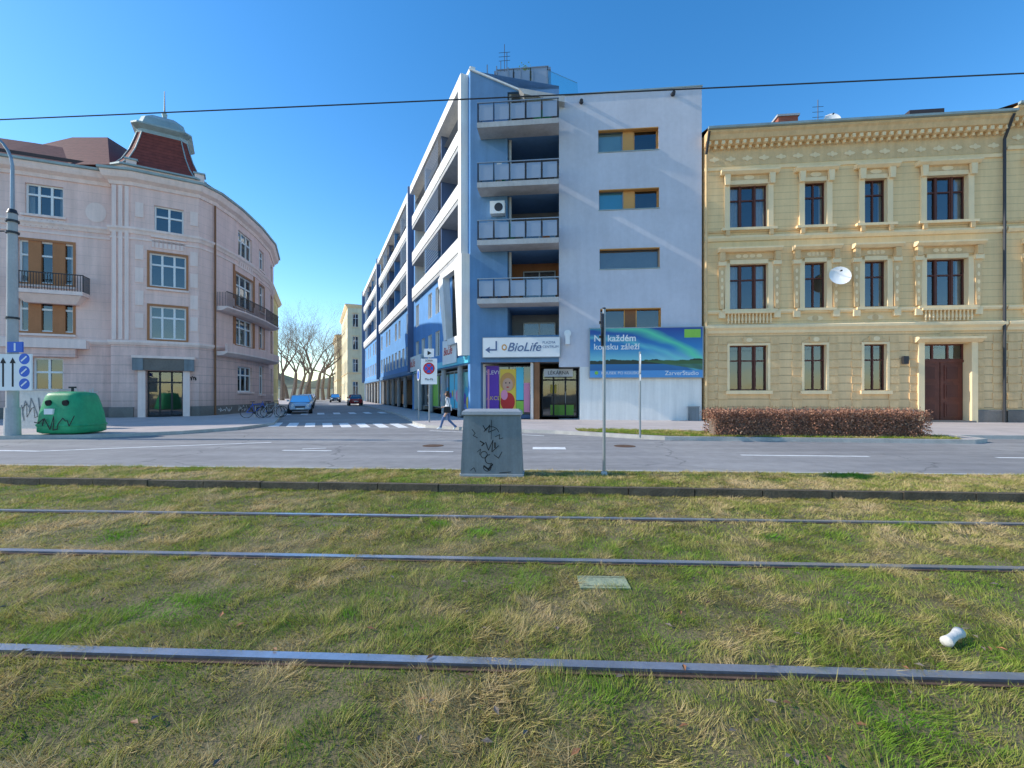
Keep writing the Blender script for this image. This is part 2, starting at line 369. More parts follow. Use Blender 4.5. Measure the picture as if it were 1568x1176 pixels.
for i in range(9):
    a=Vector((-11.4,21.2))+cr*(i*.92); stripe(a,a+sd*3.0,.46)
for i in range(7):
    a=Vector((-16.4,32.3))+Vector((.916,.4))*(i*1.15); stripe(a,a+sd*3,.5)
sheet('road_markings',mk,.005,'markings')
m_=Ob('manhole_cover')
for cx,cy in ((-6,28.5),(3.4,13.4),(-2.4,13.5)):
    m_.tube('lid','rust',(cx,cy,.002),(cx,cy,.008),.32,.32,24)
m_.done()
for a in (1.17,2.62,4.25,5.70):
    r=Ob('tram_rail'); f=Fr((0,a),(1,-.048))
    r.box('head','steel_rail',f,-60,50,-.034,.034,-.05,.018)
    r.box('head_edge_far','rust',f,-60,50,-.044,-.035,-.05,.012)
    r.box('groove','groove_dark',f,-60,50,.035,.07,-.05,.001)
    r.box('lip','rust',f,-60,50,.071,.09,-.05,.012)
    r.done()

# ------------------------------------------------------------ grass
def fbm(x,y,s,seed):
    rs=np.random.RandomState(seed); v=np.zeros_like(x); tot=0
    for o in range(4):
        for kk in range(3):
            a=rs.uniform(0,6.28); fq=s*(2**o)*rs.uniform(.7,1.3); ph=rs.uniform(0,6.28,2)
            v+=np.sin((x*math.cos(a)+y*math.sin(a))*fq+ph[0]+1.3*np.sin((x*math.sin(a)-y*math.cos(a))*fq*.7+ph[1]))/(1.5**o); tot+=1/(1.5**o)
    return v/tot
def blades(name,x,y,z0,scale,wd,bright=True,hmul=1.0,shift=0.0):
    n=len(x)
    n1=fbm(x,y,1.0,1); n2=fbm(x,y,6.0,2); n3=fbm(x,y,2.5,3); n4=fbm(x,y,14.,5); n5=fbm(x*.6,y,22.,6)
    tint=np.clip(.50+shift+.5*n1+.6*n2+.35*n4+.2*n5+np.random.normal(0,.12,n),0.16,1)
    hm=np.clip(.75+.7*n3+.9*n4+.4*n5,.22,1.9)*hmul
    if bright:
        for cx,cy,r in ((-.33,5.1,.26),(-2.55,3.3,.40),(-.9,5.4,.2),(2.9,4.9,.2),(-1.2,3.2,.12),(-4.4,4.9,.3),(6,7.9,.4),(1.9,2.2,.15)):
            d=np.hypot((x-cx),(y-cy)*1.2)+.12*n4; mk=np.clip(1.3-d/r,0,1); tint=tint*(1-mk)+.04*mk; hm=hm*(1+.4*mk)
    h=np.random.uniform(.018,.055,n)*hm*scale
    ang=np.where(np.random.rand(n)<.55,2.5*fbm(x,y,3.,9)*3.14,np.random.uniform(0,6.28,n))
    lean=np.random.uniform(.3,1.7,n)*h*np.where(tint>.6,1.6,1.0)
    sa=np.random.uniform(0,6.28,n); w=wd*np.random.uniform(.6,1.4,n)
    P=np.zeros((n,3,3)); P[:,0,0]=x-np.cos(sa)*w; P[:,0,1]=y-np.sin(sa)*w; P[:,0,2]=z0-.003
    P[:,1,0]=x+np.cos(sa)*w; P[:,1,1]=y+np.sin(sa)*w; P[:,1,2]=z0-.003
    P[:,2,0]=x+np.cos(ang)*lean; P[:,2,1]=y+np.sin(ang)*lean; P[:,2,2]=z0+h
    me=bpy.data.meshes.new(name); me.vertices.add(3*n); me.vertices.foreach_set('co',P.reshape(-1))
    me.loops.add(3*n); me.loops.foreach_set('vertex_index',np.arange(3*n,dtype=np.int32))
    me.polygons.add(n); me.polygons.foreach_set('loop_start',np.arange(0,3*n,3,dtype=np.int32)); 
    try: me.polygons.foreach_set('loop_total',np.full(n,3,dtype=np.int32))
    except Exception: pass
    me.update(calc_edges=True)
    a=me.attributes.new('tint','FLOAT','POINT'); a.data.foreach_set('value',np.repeat(tint,3).astype(np.float32))
    rr=np.random.rand(n); rv=np.stack([rr*.5,rr*.5,.3+rr*.7],1).reshape(-1)
    a=me.attributes.new('rnd','FLOAT','POINT'); a.data.foreach_set('value',rv.astype(np.float32))
    me.materials.append(MATS['grass_blades']); o=bpy.data.objects.new(name,me); sc.collection.objects.link(o); return o
def samp(y0,y1,dens,margin=1.25,xl=1.18):
    A=(y1-y0)*2*xl*y1+2*margin*(y1-y0); n=int(A*dens); y=np.random.uniform(y0,y1,n); x=np.random.uniform(-xl*y1-margin,xl*y1+margin,n)
    mk=np.abs(x)<xl*y+margin; return x[mk],y[mk]
def mask_rails(x,y):
    mk=np.ones(len(x),bool)
    for a in (1.17,2.62,4.25,5.70):
        d=y-(a-.048*x); mk&=~((d>-.088)&(d<.042))
    mk&=~((np.abs(x-.76)<.17)&(np.abs(y-3.77)<.10))
    mk&=(y<kN(x)-.01)
    return x[mk],y[mk]
xs=[];ys=[]
for y0,y1,dn in ((1.3,3.2,9500),(3.2,4.8,6500)):
    a,b=samp(y0,y1,dn); xs.append(a); ys.append(b)
x,y=mask_rails(np.concatenate(xs),np.concatenate(ys)); blades('tram_lawn_grass',x,y,0,1.0,.0024)
x,y=samp(4.8,9.2,3600); x,y=mask_rails(x,y); blades('tram_lawn_grass',x,y,0,1.0,.0042)
x,y=samp(6.2,10.0,3600); mk_=(y>kN(x)+.09)&(y<kF(x)-.09)&~((np.abs(x+.35)<.56)&(y>7.75)&(y<8.35)); blades('grass_verge',x[mk_],y[mk_],.115,1.05,.0048,True,1.1,.08)
tx=np.random.uniform(-10,9,26000); ta=np.random.choice([2.62-.092,2.62+.048,4.25-.092,4.25+.048,5.70-.092,5.70+.048],26000); ty=ta-.048*tx+np.random.normal(0,.012,26000)
ok=fbm(tx,ty,5.,21)>-.1; blades('rail_side_grass',tx[ok],ty[ok],0,1.0,.003,False,.8,.12)
tx=np.random.uniform(-11,10,9000); ty=kN(tx)-np.abs(np.random.normal(0,.02,9000)); blades('kerb_side_grass',tx,ty,0,1.2,.004,False)
def litter():
    L2=Ob('fallen_leaves'); rs=random.Random(5)
    for i in range(230):
        y=rs.uniform(1.8,8.2); x=rs.uniform(-1.15*y,1.15*y); z=(.14 if y>kN(x)+.1 else .02)+rs.uniform(0,.015)
        if abs(y-kN(x))<.15 or y>kF(x)-.1: continue
        s=rs.uniform(.010,.022); a=rs.uniform(0,6.28); t=rs.uniform(-.5,.5)
        c,d=math.cos(a),math.sin(a)
        L2.face('leaves',rs.choice(['rust','brown_tile','bark','bark','orange_wall' if i%4==0 else 'bark']),[(x+c*s*1.4,y+d*s*1.4,z+t*s),(x-d*s*.7,y+c*s*.7,z+.008),(x-c*s*1.4,y-d*s*1.4,z-t*s*.5),(x+d*s*.7,y-c*s*.7,z+.006)])
    L2.done()
litter()
def inpoly(x,y,poly):
    ins=np.zeros(len(x),bool); n=len(poly); j=n-1
    for i in range(n):
        xi,yi=poly[i]; xj,yj=poly[j]
        c=((yi>y)!=(yj>y))&(x<(xj-xi)*(y-yi)/(yj-yi)+xi); ins^=c; j=i
    return ins
x=np.random.uniform(2.5,15,60000); y=np.random.uniform(14,18.4,60000); q=inpoly(x,y,island); blades('island_grass',x[q],y[q],.126,1.5,.009,False,1.1,-.12)

# ------------------------------------------------------------ beige houses (right)
FB=Fr((10.27,24.0),(.9947,-.1025))
def beige(name,u0,u1,bays,zoff,door=None):
    B=Ob(name); Zb=.12; top=15.45+zoff
    ops=[]; wins=[]
    for (c,w) in bays:
        for (z0,z1) in ((1.75,4.15),(6.1,8.5),(10.45,12.75)):
            if door is not None and abs(c-door)<.01 and z0<2: continue
            ops.append((c-w/2,c+w/2,z0,z1)); wins.append((c,w,z0,z1))
    if door is not None: ops.append((door-1.1,door+1.1,.15,4.15,.45))
    B.wall('rusticated_ground_floor','beige_rustic',FB,u0,u1,Zb,5.0,[o for o in ops if o[3]<5],0,.28,'beige_trim')
    B.wall('facade_wall','beige_stucco',FB,u0,u1,5.0,top-1.0,[o for o in ops if o[3]>5],0,.28,'beige_trim')
    line=[tuple(FB.p(u0,0,0).xy),tuple(FB.p(u1,0,0).xy)]
    B.sweep('plinth','plinth_stone',[tuple(FB.p(u0,0,0).xy),tuple(FB.p((door-1.35) if door else u1,0,0).xy)],[(-.1,0),(-.1,.75),(.07,.75),(.1,.7),(.1,0)])
    if door: B.sweep('plinth_2','plinth_stone',[tuple(FB.p(door+1.35,0,0).xy),tuple(FB.p(u1,0,0).xy)],[(-.1,0),(-.1,.75),(.07,.75),(.1,.7),(.1,0)])
    B.sweep('string_course','beige_trim',line,[(-.05,4.8),(.06,4.8),(.09,4.95),(.22,5.08),(.22,5.2),(.08,5.28),(-.05,5.3)])
    B.sweep('sill_course','beige_trim',line,[(-.05,5.85),(.07,5.85),(.12,5.95),(.12,6.03),(-.05,6.05)])
    B.sweep('upper_course','beige_trim',line,[(-.05,9.75),(.06,9.75),(.14,9.9),(.14,10.0),(-.05,10.05)])
    B.sweep('upper_course_thin','beige_trim_b',line,[(-.05,10.2),(.05,10.2),(.08,10.3),(-.05,10.33)])
    B.sweep('architrave','beige_trim',line,[(-.05,13.55+zoff),(.06,13.55+zoff),(.1,13.7+zoff),(-.05,13.75+zoff)])
    B.wall('frieze','beige_trim_b',FB,u0,u1,top-1.65,top-.58,[],.012)
    B.sweep('main_cornice','beige_trim_b',line,[(-.05,top-.62),(.14,top-.62),(.2,top-.5),(.42,top-.42),(.5,top-.2),(.6,top-.1),(.6,top),(-.05,top+.06)])
    B.sweep('gutter','zinc',line,[(.58,top+.01),(.73,top+.03),(.74,top+.14),(.58,top+.13)])
    n=int((u1-u0)/.36)
    for i in range(n+1):
        u=u0+.15+i*(u1-u0-.3)/n
        B.box('modillions','beige_trim',FB,u-.08,u+.08,.02,.38,top-.64,top-.46); B.box('modillions','beige_trim',FB,u-.06,u+.06,.02,.2,top-.8,top-.65)
    for i in range(int((u1-u0)/.85)):
        u=u0+.5+i*.85; 
        B.disc('frieze_ornament','beige_trim',FB,u,top-1.3,.03,.28,.1,8); B.disc('frieze_ornament','beige_trim',FB,u,top-1.3,.045,.09,.16,8)
    B.face('roof','roof_dark',[FB.p(u0,.65,top+.12),FB.p(u1,.65,top+.12),FB.p(u1,-5.5,top+2.1),FB.p(u0,-5.5,top+2.1)])
    B.face('roof','roof_dark',[FB.p(u0,-5.5,top+2.1),FB.p(u1,-5.5,top+2.1),FB.p(u1,-12,top),FB.p(u0,-12,top)])
    B.face('gable','beige_stucco',[FB.p(u0,0,0),FB.p(u0,-12,0),FB.p(u0,-12,top),FB.p(u0,-5.5,top+2.1),FB.p(u0,0,top)])
    B.face('gable','beige_stucco',[FB.p(u1,0,0),FB.p(u1,-12,0),FB.p(u1,-12,top),FB.p(u1,-5.5,top+2.1),FB.p(u1,0,top)])
    B.face('rear_wall','beige_stucco',[FB.p(u0,-12,0),FB.p(u1,-12,0),FB.p(u1,-12,top),FB.p(u0,-12,top)])
    for (c,w,z0,z1) in wins:
        a,b=c-w/2,c+w/2
        B.window(FB,a,b,z0,z1,-.24,'wood_red',3 if w>1.6 else 2,.66,.06,.6)
        if w>1.6:
            for q in (a+w*.30,a+w*.70): B.box('window_mullions','wood_red',FB,q-.05,q+.05,-.26,-.15,z0,z1)
        if z0<2:
            B.box('window_sills','beige_trim',FB,a-.2,b+.2,-.05,.14,z0-.2,z0-.02)
            B.box('window_heads','beige_trim',FB,a-.12,a,-.02,.05,z0,z1+.12); B.box('window_heads','beige_trim',FB,b,b+.12,-.02,.05,z0,z1+.12); B.box('window_heads','beige_trim',FB,a,b,-.02,.05,z1,z1+.12)
            B.box('keystones','beige_trim_b',FB,c-.3,c+.3,.0,.12,z1+.13,z1+.42); B.disc('keystones','beige_trim',FB,c,z1+.28,.13,.16,.12,10)
            for s_ in (-1,1):
                B.prism('window_heads','beige_trim_b',FB,[(c+s_*.3,z1+.14),(c+s_*(w/2+.1),z1+.14),(c+s_*(w/2-.05),z1+.24),(c+s_*.3,z1+.34)],0,.07)
        else:
            lo=z0>9; e=.26
            B.box('architraves','beige_trim',FB,a-e,a,-.02,.09,z0-.02,z1+.05); B.box('architraves','beige_trim',FB,b,b+e,-.02,.09,z0-.02,z1+.05)
            B.box('architraves','beige_trim',FB,a,b,-.02,.085,z1,z1+.22)
            B.box('window_sills','beige_trim',FB,a-.42,b+.42,-.05,.2,z0-.16,z0-.03)
            for s_ in (-1,1):
                q=c+s_*(w/2+.13); B.box('consoles','beige_trim_b',FB,q-.1,q+.1,.09,.2,z0-.45 if lo else z0-.2,z0-.17)
            if lo:
                B.box('hood_panels','beige_trim_b',FB,a-.1,b+.1,.0,.06,z1+.24,z1+.5)
                for s_ in (-1,1):
                    q=c+s_*(w/2+.16); B.prism('hood_brackets','beige_trim',FB,[(q-.12,z1-.05),(q+.12,z1-.05),(q+.15,z1+.5),(q-.15,z1+.5)],.09,.24)
                B.sweep('hoods','beige_trim',[tuple(FB.p(a-.5,0,0).xy),tuple(FB.p(b+.5,0,0).xy)],[(0,z1+.5),(.2,z1+.5),(.34,z1+.62),(.34,z1+.7),(0,z1+.75)])
                B.disc('hood_shells','beige_trim',FB,c,z1+.36,.075,.28,.13,12)
            else:
                for s_ in (-1,1):
                    q=c+s_*(w/2+.42)
                    B.prism('pilasters','beige_trim_b',FB,[(q-.1,z0),(q+.1,z0),(q+.17,z1-.1),(q-.17,z1-.1)],0,.13)
                    B.box('pilasters','beige_trim',FB,q-.2,q+.2,0,.22,z1-.1,z1+.12); B.box('pilasters','beige_trim',FB,q-.16,q+.16,0,.18,z0-.5,z0-.17)
                    for kk in range(5): B.disc('pilaster_rosettes','beige_trim',FB,q,z0+.35+kk*.4,.135,.07,.12,8)
                    B.box('hood_brackets','beige_trim_b',FB,q-.13,q+.13,.0,.26,z1+.13,z1+.6)
                B.box('hood_panels','beige_trim_b',FB,a-.28,b+.28,.0,.055,z1+.24,z1+.62)
                for dx in (-.45,-.15,.15,.45): B.disc('hood_garlands','beige_trim',FB,c+dx*w*.6,z1+.42,.07,.15,.1,10)
                B.sweep('hoods','beige_trim',[tuple(FB.p(a-.62,0,0).xy),tuple(FB.p(b+.62,0,0).xy)],[(0,z1+.62),(.25,z1+.62),(.4,z1+.74),(.4,z1+.82),(0,z1+.88)])
                if w>1.6:
                    kk=int((w+.3)/.17)
                    for i in range(kk):
                        q=a-.1+i*(w+.2)/(kk-1)
                        B.rings('balusters','beige_trim',[[FB.p(q+r*math.cos(t),.14+r*math.sin(t),zz) for t in [j*math.pi/3 for j in range(6)]] for r,zz in ((.05,5.32),(.03,5.4),(.065,5.5),(.03,5.68),(.05,5.84))])
                    B.box('baluster_rail','beige_trim',FB,a-.3,b+.3,.0,.25,5.84,5.95)
                else:
                    B.disc('apron_ornament','beige_trim',FB,c,5.55,.02,.4,.14,12); B.disc('apron_ornament','beige_trim_b',FB,c,5.55,.03,.16,.16,12)
    edges=[]
    for c,w in bays:
        ww=w if not(door is not None and abs(c-door)<.01) else 2.3
        edges+= [c-ww/2-.35,c+ww/2+.35]
    edges+=[u0+.3,u1-.3]
    for e_ in edges:
        for i in range(9):
            z=.85+i*.42
            if z>4.5: break
            B.box('rustic_blocks','beige_trim_b',FB,e_-.22-(i%2)*.04,e_+.22+(i%2)*.04,0,.03+.015*(i%2),z,z+.35)
    if door is not None:
        a,b=door-1.1,door+1.1
        B.box('door_surround','beige_trim',FB,a-.28,a,-.02,.12,.12,4.2); B.box('door_surround','beige_trim',FB,b,b+.28,-.02,.12,.12,4.2)
        B.sweep('door_hood','beige_trim',[tuple(FB.p(a-.45,0,0).xy),tuple(FB.p(b+.45,0,0).xy)],[(0,4.2),(.15,4.2),(.38,4.36),(.38,4.46),(0,4.5)])
        B.disc('door_keystone','beige_trim_b',FB,door,4.62,.03,.35,.16,12)
        for s_ in (0,1):
            p0=a+.02+s_*1.1; B.box('door_leaves','door_wood',FB,p0,p0+1.06,-.46,-.38,.15,3.2)
            for z0,z1 in ((.35,1.1),(1.3,2.1),(2.25,3.05)):
                B.box('door_panels','door_wood',FB,p0+.18,p0+.88,-.385,-.345,z0,z1); B.box('door_panels','wood_red',FB,p0+.26,p0+.8,-.35,-.325,z0+.08,z1-.08)
        B.box('door_transom','door_wood',FB,a,b,-.46,-.34,3.2,3.32); B.window(FB,a,b,3.32,4.15,-.42,'door_wood',3,0,.07,0)
        B.box('door_threshold','plinth_stone',FB,a-.1,b+.1,-.45,.25,.11,.2)
    return B
FBu=FB.u
H=beige('beige_apartment_house',.12,FBu(1538),[(FBu(1146),1.95),(FBu(1248),1.1),(FBu(1340),1.1),(FBu(1449),1.95)],0,FBu(1449))
for u in (.18,FBu(1538)-.12):
    H.tube('downpipe','metal_dark' if u>1 else 'beige_trim_b',FB.p(u,.14,.1),FB.p(u,.14,14.4),.065,.065,10); H.tube('downpipe','metal_dark',FB.p(u,.14,14.4),FB.p(u,.62,15.4),.065,.065,10)
u=FBu(1252); H.box('chimney','chimney_brick',FB,u-.6,u+.5,-3.6,-2.9,15.8,18.0); H.box('chimney_cap','concrete',FB,u-.68,u+.58,-3.66,-2.84,18.0,18.12)
u=FBu(1440); H.box('roof_hatch','roof_dark',FB,u-.8,u+.9,-2.2,-.9,15.6,16.75)
H.tube('aerial','metal_dark',FB.p(FBu(1295),-2.5,16),FB.p(FBu(1295),-2.5,18.6),.02)
for dz in (0,.3,.6): H.tube('aerial','metal_dark',FB.p(FBu(1295)-.3,-2.5,17.6+dz),FB.p(FBu(1295)+.3,-2.5,17.6+dz),.012)
H.tube('aerial','metal_dark',FB.p(FBu(1086),-1.5,16),FB.p(FBu(1086),-1.5,17.9),.02)
u=FBu(1383); H.box('mail_lamp','metal_dark',FB,u-.12,u+.12,.06,.22,3.1,3.5)
pts=[(FBu(1350)+i*.12,.45+.12*math.sin(i*2.3)) for i in range(9)]; H.scrib('graffiti','black_paint',FB,pts,.105,.035)
H.done()
H2=beige('beige_apartment_house',FBu(1540)+.02,FBu(1540)+16,[(FBu(1540)+2.3,1.95),(FBu(1540)+6,1.1),(FBu(1540)+9.2,1.1),(FBu(1540)+13,1.95)],.35,None)
H2.done()
def dish(name,c,r,aim):
    D=Ob(name); aim=Vector(aim).normalized(); e=aim.orthogonal().normalized(); f=aim.cross(e); rs=[]
    for t in (.02,.35,.7,1.0): rs.append([c+e*math.cos(a)*r*t+f*math.sin(a)*r*t+aim*(.22*r*t*t) for a in [i*math.pi/10 for i in range(20)]])
    D.rings('reflector','white_paint',rs,False); D.smooth.add('reflector')
    D.tube('arm','metal_grey',c-f*r+aim*.2*r,c+aim*r*.9-f*r*.25,.015); D.tube('feedhorn','metal_dark',c+aim*r*.85-f*r*.25,c+aim*r*1.0-f*r*.2,.04)
    D.tube('bracket','metal_grey',c,c-aim*.5,.03); D.done()
u_,z_=FBu(1276),FB.z(1276,427); dish('satellite_dish',FB.p(u_,.5,z_),.5,(-.25,-.95,.25))
u_=FBu(1295); dish('satellite_dish',FB.p(u_,-1.2,16.6),.42,(-.2,-.9,.3))

# ------------------------------------------------------------ blue/grey modern building
A=Ob('modern_apartment_building'); uL=FBu(720); uG=FBu(856); uR=-.02
topG=18.15
ops=[]
for y0,y1,xa,xb in ((197,231,916,1008),(289,320,917,1009),(380,411,918,1010),(472,503,919,1012)):
    ops.append(FB.rect(xa,y0,xb,y1)+(.35,))
A.wall('grey_block_wall','grey_render',FB,uG,uR,3.06,topG,ops,.02,.35,'orange_panel')
A.wall('grey_block_base','white_render',FB,FBu(888),uR,.12,3.06,[],.02)
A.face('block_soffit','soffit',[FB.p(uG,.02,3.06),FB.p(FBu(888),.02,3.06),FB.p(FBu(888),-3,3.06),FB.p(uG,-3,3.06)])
A.face('block_side','grey_render',[FB.p(uG,.02,3.06),FB.p(uG,-9,3.06),FB.p(uG,-9,topG),FB.p(uG,.02,topG)])
A.face('block_side','grey_render',[FB.p(uR,.02,.1),FB.p(uR,-14,.1),FB.p(uR,-14,topG),FB.p(uR,.02,topG)])
A.face('block_side','white_render',[FB.p(FBu(888),.02,.1),FB.p(FBu(888),-5,.1),FB.p(FBu(888),-5,3.06),FB.p(FBu(888),.02,3.06)])
A.face('flat_roof','concrete',[FB.p(uG,.02,topG-.1),FB.p(uR,.02,topG-.1),FB.p(uR,-14,topG-.1),FB.p(uG,-14,topG-.1)])
A.box('parapet_cap','zinc',FB,uG-.04,uR+.04,-.25,.07,topG,topG+.07)
for i,o in enumerate(ops):
    a,b,z0,z1,_=o; w=b-a; c1=a+w*.42; c2=a+w*.60
    if i<2:
        A.window(FB,a,c1,z0,z1,-.3,'metal_grey',1,0,.05,0); 
        A.face('blinds','teal_panel' if i==0 else 'cyan',[FB.p(a,-.36,z0),FB.p(c1,-.36,z0),FB.p(c1,-.36,z1),FB.p(a,-.36,z1)])
        A.box('orange_infill','orange_panel',FB,c1,c2,-.33,-.2,z0,z1); A.window(FB,c2,b,z0,z1,-.3,'orange_panel',1,0,.06,0)
    elif i==2: A.window(FB,a,b,z0,z1,-.3,'metal_grey',1,0,.04,0); A.face('blinds','soffit',[FB.p(a,-.36,z0),FB.p(b,-.36,z0),FB.p(b,-.36,z1),FB.p(a,-.36,z1)])
    else:
        A.window(FB,a,c1,z0,z1,-.3,'orange_panel',1,0,.05,0); A.box('orange_infill','brown_tile',FB,c1,c2,-.33,-.25,z0,z1); A.window(FB,c2,b,z0,z1,-.3,'orange_panel',1,0,.06,0)
    A.box('window_sill_strip','zinc',FB,a-.03,b+.03,-.2,.06,z0-.05,z0-.003); A.box('window_head_strip','orange_panel',FB,a,b,-.2,.03,z1-.045,z1-.002)
for px,py in ((890,157),(1030,145)):
    A.tube('wall_lamps','metal_dark',FB.p(FBu(px),.02,FB.z(px,py)),FB.p(FBu(px),.28,FB.z(px,py)-.05),.12,.09,14)
A.tube('security_lamp','white_paint',FB.p(FBu(869),.02,4.9),FB.p(FBu(869),.2,4.9),.12,.2,14); A.box('security_lamp','white_paint',FB,FBu(869)-.12,FBu(869)+.12,.02,.3,4.3,4.9)
zs=[6.45,9.62,12.75,16.0]; uB=FBu(777); tB=20.0
ops=[(FBu(736),uG,.12,3.35,3.0),(uB,uG,4.85,6.45,2.6)]
for i,z in enumerate(zs): ops.append((uB,uG,z+.3,(zs[i+1] if i<3 else 18.6),2.6))
A.wall('blue_front_wall','blue_wall',FB,uL,uG,.12,18.75,ops,0,2.6,'blue_wall')
zt=lambda px,py:FB.z(px,py)
A.prism('blue_front_gable','blue_wall',FB,[(uL,18.75),(uG,18.75),(uG,zt(856,163)),(FBu(803),zt(803,143)),(uL,tB)],-.3,0)
A.prism('roof_slab','concrete',FB,[(FBu(795),zt(803,143)),(FBu(803),zt(803,143)-.35),(uG+.3,zt(856,163)-.1),(uG+.3,zt(856,163)+.25)],-1,.5)
A.prism('gable_cap','white_render',FB,[(uL-.05,tB),(FBu(803),zt(803,143)),(FBu(803),zt(803,143)+.1),(uL-.05,tB+.1)],-.4,.1)
for i,z in enumerate([4.9]+zs):
    z1=6.45 if i==0 else (zs[i] if i<4 else 18.6); z0=z+.3 if i else 4.85
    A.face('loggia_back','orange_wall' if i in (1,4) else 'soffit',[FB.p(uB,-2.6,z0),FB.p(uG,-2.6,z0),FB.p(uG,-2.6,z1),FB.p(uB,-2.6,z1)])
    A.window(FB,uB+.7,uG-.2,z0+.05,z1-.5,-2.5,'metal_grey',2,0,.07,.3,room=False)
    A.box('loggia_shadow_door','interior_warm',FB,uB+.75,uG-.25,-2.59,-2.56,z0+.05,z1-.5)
    if i: A.tube('loggia_column','concrete',FB.p(uB+.12,-.25,z0),FB.p(uB+.12,-.25,z1),.09,.09,10)
def rail(O,fr,u0,u1,v,z,h=1.05,pan='rail_panel',post=.9):
    n=max(1,int(round((u1-u0)/post)))
    for i in range(n+1):
        u=u0+(u1-u0)*i/n; O.box('railing_posts','metal_dark',fr,u-.025,u+.025,v-.03,v+.03,z,z+h)
    O.box('railing_top','metal_grey',fr,u0-.05,u1+.05,v-.035,v+.035,z+h,z+h+.05)
    for i in range(n):
        a=u0+(u1-u0)*i/n; b=u0+(u1-u0)*(i+1)/n; O.box('railing_panels',pan,fr,a+.05,b-.05,v-.01,v+.01,z+.12,z+h-.1)
u0b=FBu(736)
for i,z in enumerate(zs):
    A.box('balcony_slabs','concrete',FB,u0b,uG-.01,.003,1.15,z,z+.28)
    rail(A,FB,u0b+.05,uG-.06,1.1,z+.28,1.05)
    f2=Fr(FB.p(u0b+.03,1.1,0).xy,(-FB.n.x,-FB.n.y)); rail(A,f2,.05,1.05,0,z+.28,1.05)
    for q in range(3):
        uu=random.uniform(u0b+.5,uG-.6); hh=random.uniform(.5,1.2); A.box('balcony_clutter',random.choice(['curtain','brown_tile','lid_grey','container_green']),FB,uu,uu+random.uniform(.2,.6),random.uniform(.1,.3),random.uniform(.5,.8),z+.29,z+.29+hh)
A.box('ac_unit','white_paint',FB,FBu(752),FBu(774),.02,.45,zs[2]-1.15,zs[2]-.45); A.disc('ac_fan','metal_dark',FB,FBu(765),zs[2]-.8,.455,.24,.24,18)
uS0,uS1=FBu(736),FBu(818)
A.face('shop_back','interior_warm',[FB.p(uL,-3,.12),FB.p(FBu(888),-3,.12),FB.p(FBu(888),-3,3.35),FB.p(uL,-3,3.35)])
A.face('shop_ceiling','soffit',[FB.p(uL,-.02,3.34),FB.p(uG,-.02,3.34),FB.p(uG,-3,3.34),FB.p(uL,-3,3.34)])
A.window(FB,uS0+.02,uS1,.35,3.2,-.9,'metal_dark',4,.0,.06,0); A.box('shop_stall_riser','dark_blue',FB,uS0,uS1,-.95,-.85,.12,.35)
A.box('shop_banner','purple',FB,FBu(741),FBu(761),-.84,-.82,.35,3.2)
A.box('banner_stripe','pink',FB,FBu(743),FBu(746),-.815,-.81,.6,3.0); A.text('SLEVY','white_paint',FB,FBu(752),-.815,2.7,.32,'CENTER'); A.text('AKCE','yellow',FB,FBu(752),-.815,1.2,.32,'CENTER')
pu=FBu(775); A.box('poster_back','yellow',FB,FBu(763),FBu(788),-.84,-.82,.5,3.0); A.box('poster_back','cyan',FB,FBu(788.5),FBu(800),-.84,-.82,1.2,3.1); A.box('poster_back','lime',FB,FBu(788.5),FBu(800),-.84,-.82,.4,1.15)
A.box('poster_back','pink',FB,FBu(800.5),FBu(810),-.84,-.82,.5,2.2)
A.disc('poster_hair','orange_panel',FB,pu,2.25,-.81,.45,.55); A.disc('poster_face','skin_tone',FB,pu,2.1,-.805,.3,.38); A.disc('poster_dress','red_paint',FB,pu,1.1,-.812,.42,.55); A.disc('poster_dress','pink',FB,pu-.2,1.5,-.808,.2,.3); A.disc('poster_mouth','red_paint',FB,pu,1.95,-.80,.08,.04)
for s_ in (-1,1): A.disc('poster_eyes','black_paint',FB,pu+s_*.11,2.2,-.80,.035,.05)
A.box('entrance_pier','brown_tile',FB,FBu(818),FBu(826),-1.1,-.02,.12,3.34); A.box('entrance_post','white_render',FB,FBu(812),FBu(816.5),-.6,-.2,.12,3.34)
A.window(FB,FBu(828),FBu(886),.2,3.0,-1.6,'metal_dark',3,.78,.08,0)
A.box('door_vinyl','lime',FB,FBu(842),FBu(880),-1.58,-1.57,.3,.9); A.box('door_vinyl','yellow',FB,FBu(842),FBu(852),-1.57,-1.56,1.6,2.1); A.box('door_handle','metal_grey',FB,FBu(866),FBu(867),-1.5,-1.45,1.0,1.7)
A.box('door_sign','white_paint',FB,FBu(832),FBu(878),-.9,-.86,2.55,3.0); A.text('LÉKÁRNA','black_paint',FB,FBu(855),-.85,2.68,.28,'CENTER')
a,b,z0,z1=FB.rect(741,518,857,547); A.box('shop_sign_board','white_paint',FB,a,b,.1,.3,z0,z1); A.box('shop_sign_frame','metal_grey',FB,a-.04,b+.04,.08,.285,z0-.04,z1+.04)
A.text('BioLife','dark_blue',FB,(a+b)/2+.15,.305,z0+.32,.68,'CENTER',.008,.3); A.text('PLAZMA','dark_blue',FB,b-.95,.305,z0+.72,.19); A.text('CENTRUM','dark_blue',FB,b-.95,.305,z0+.48,.19)
A.disc('sign_logo','orange_panel',FB,a+1.2,(z0+z1)/2,.306,.15,.18,16); A.disc('sign_logo_in','white_paint',FB,a+1.2,(z0+z1)/2,.31,.08,.1,16)
A.scrib('sign_arrow','dark_blue',FB,[(a+.75,z1-.2),(a+.75,z0+.4),(a+.3,z0+.4)],.306,.09); A.prism('sign_arrow_head','dark_blue',FB,[(a+.12,z0+.4),(a+.38,z0+.22),(a+.38,z0+.58)],.303,.309)
A.box('roof_deck','concrete',FB,uL+.6,uG,-8,-.4,18.6,18.75)
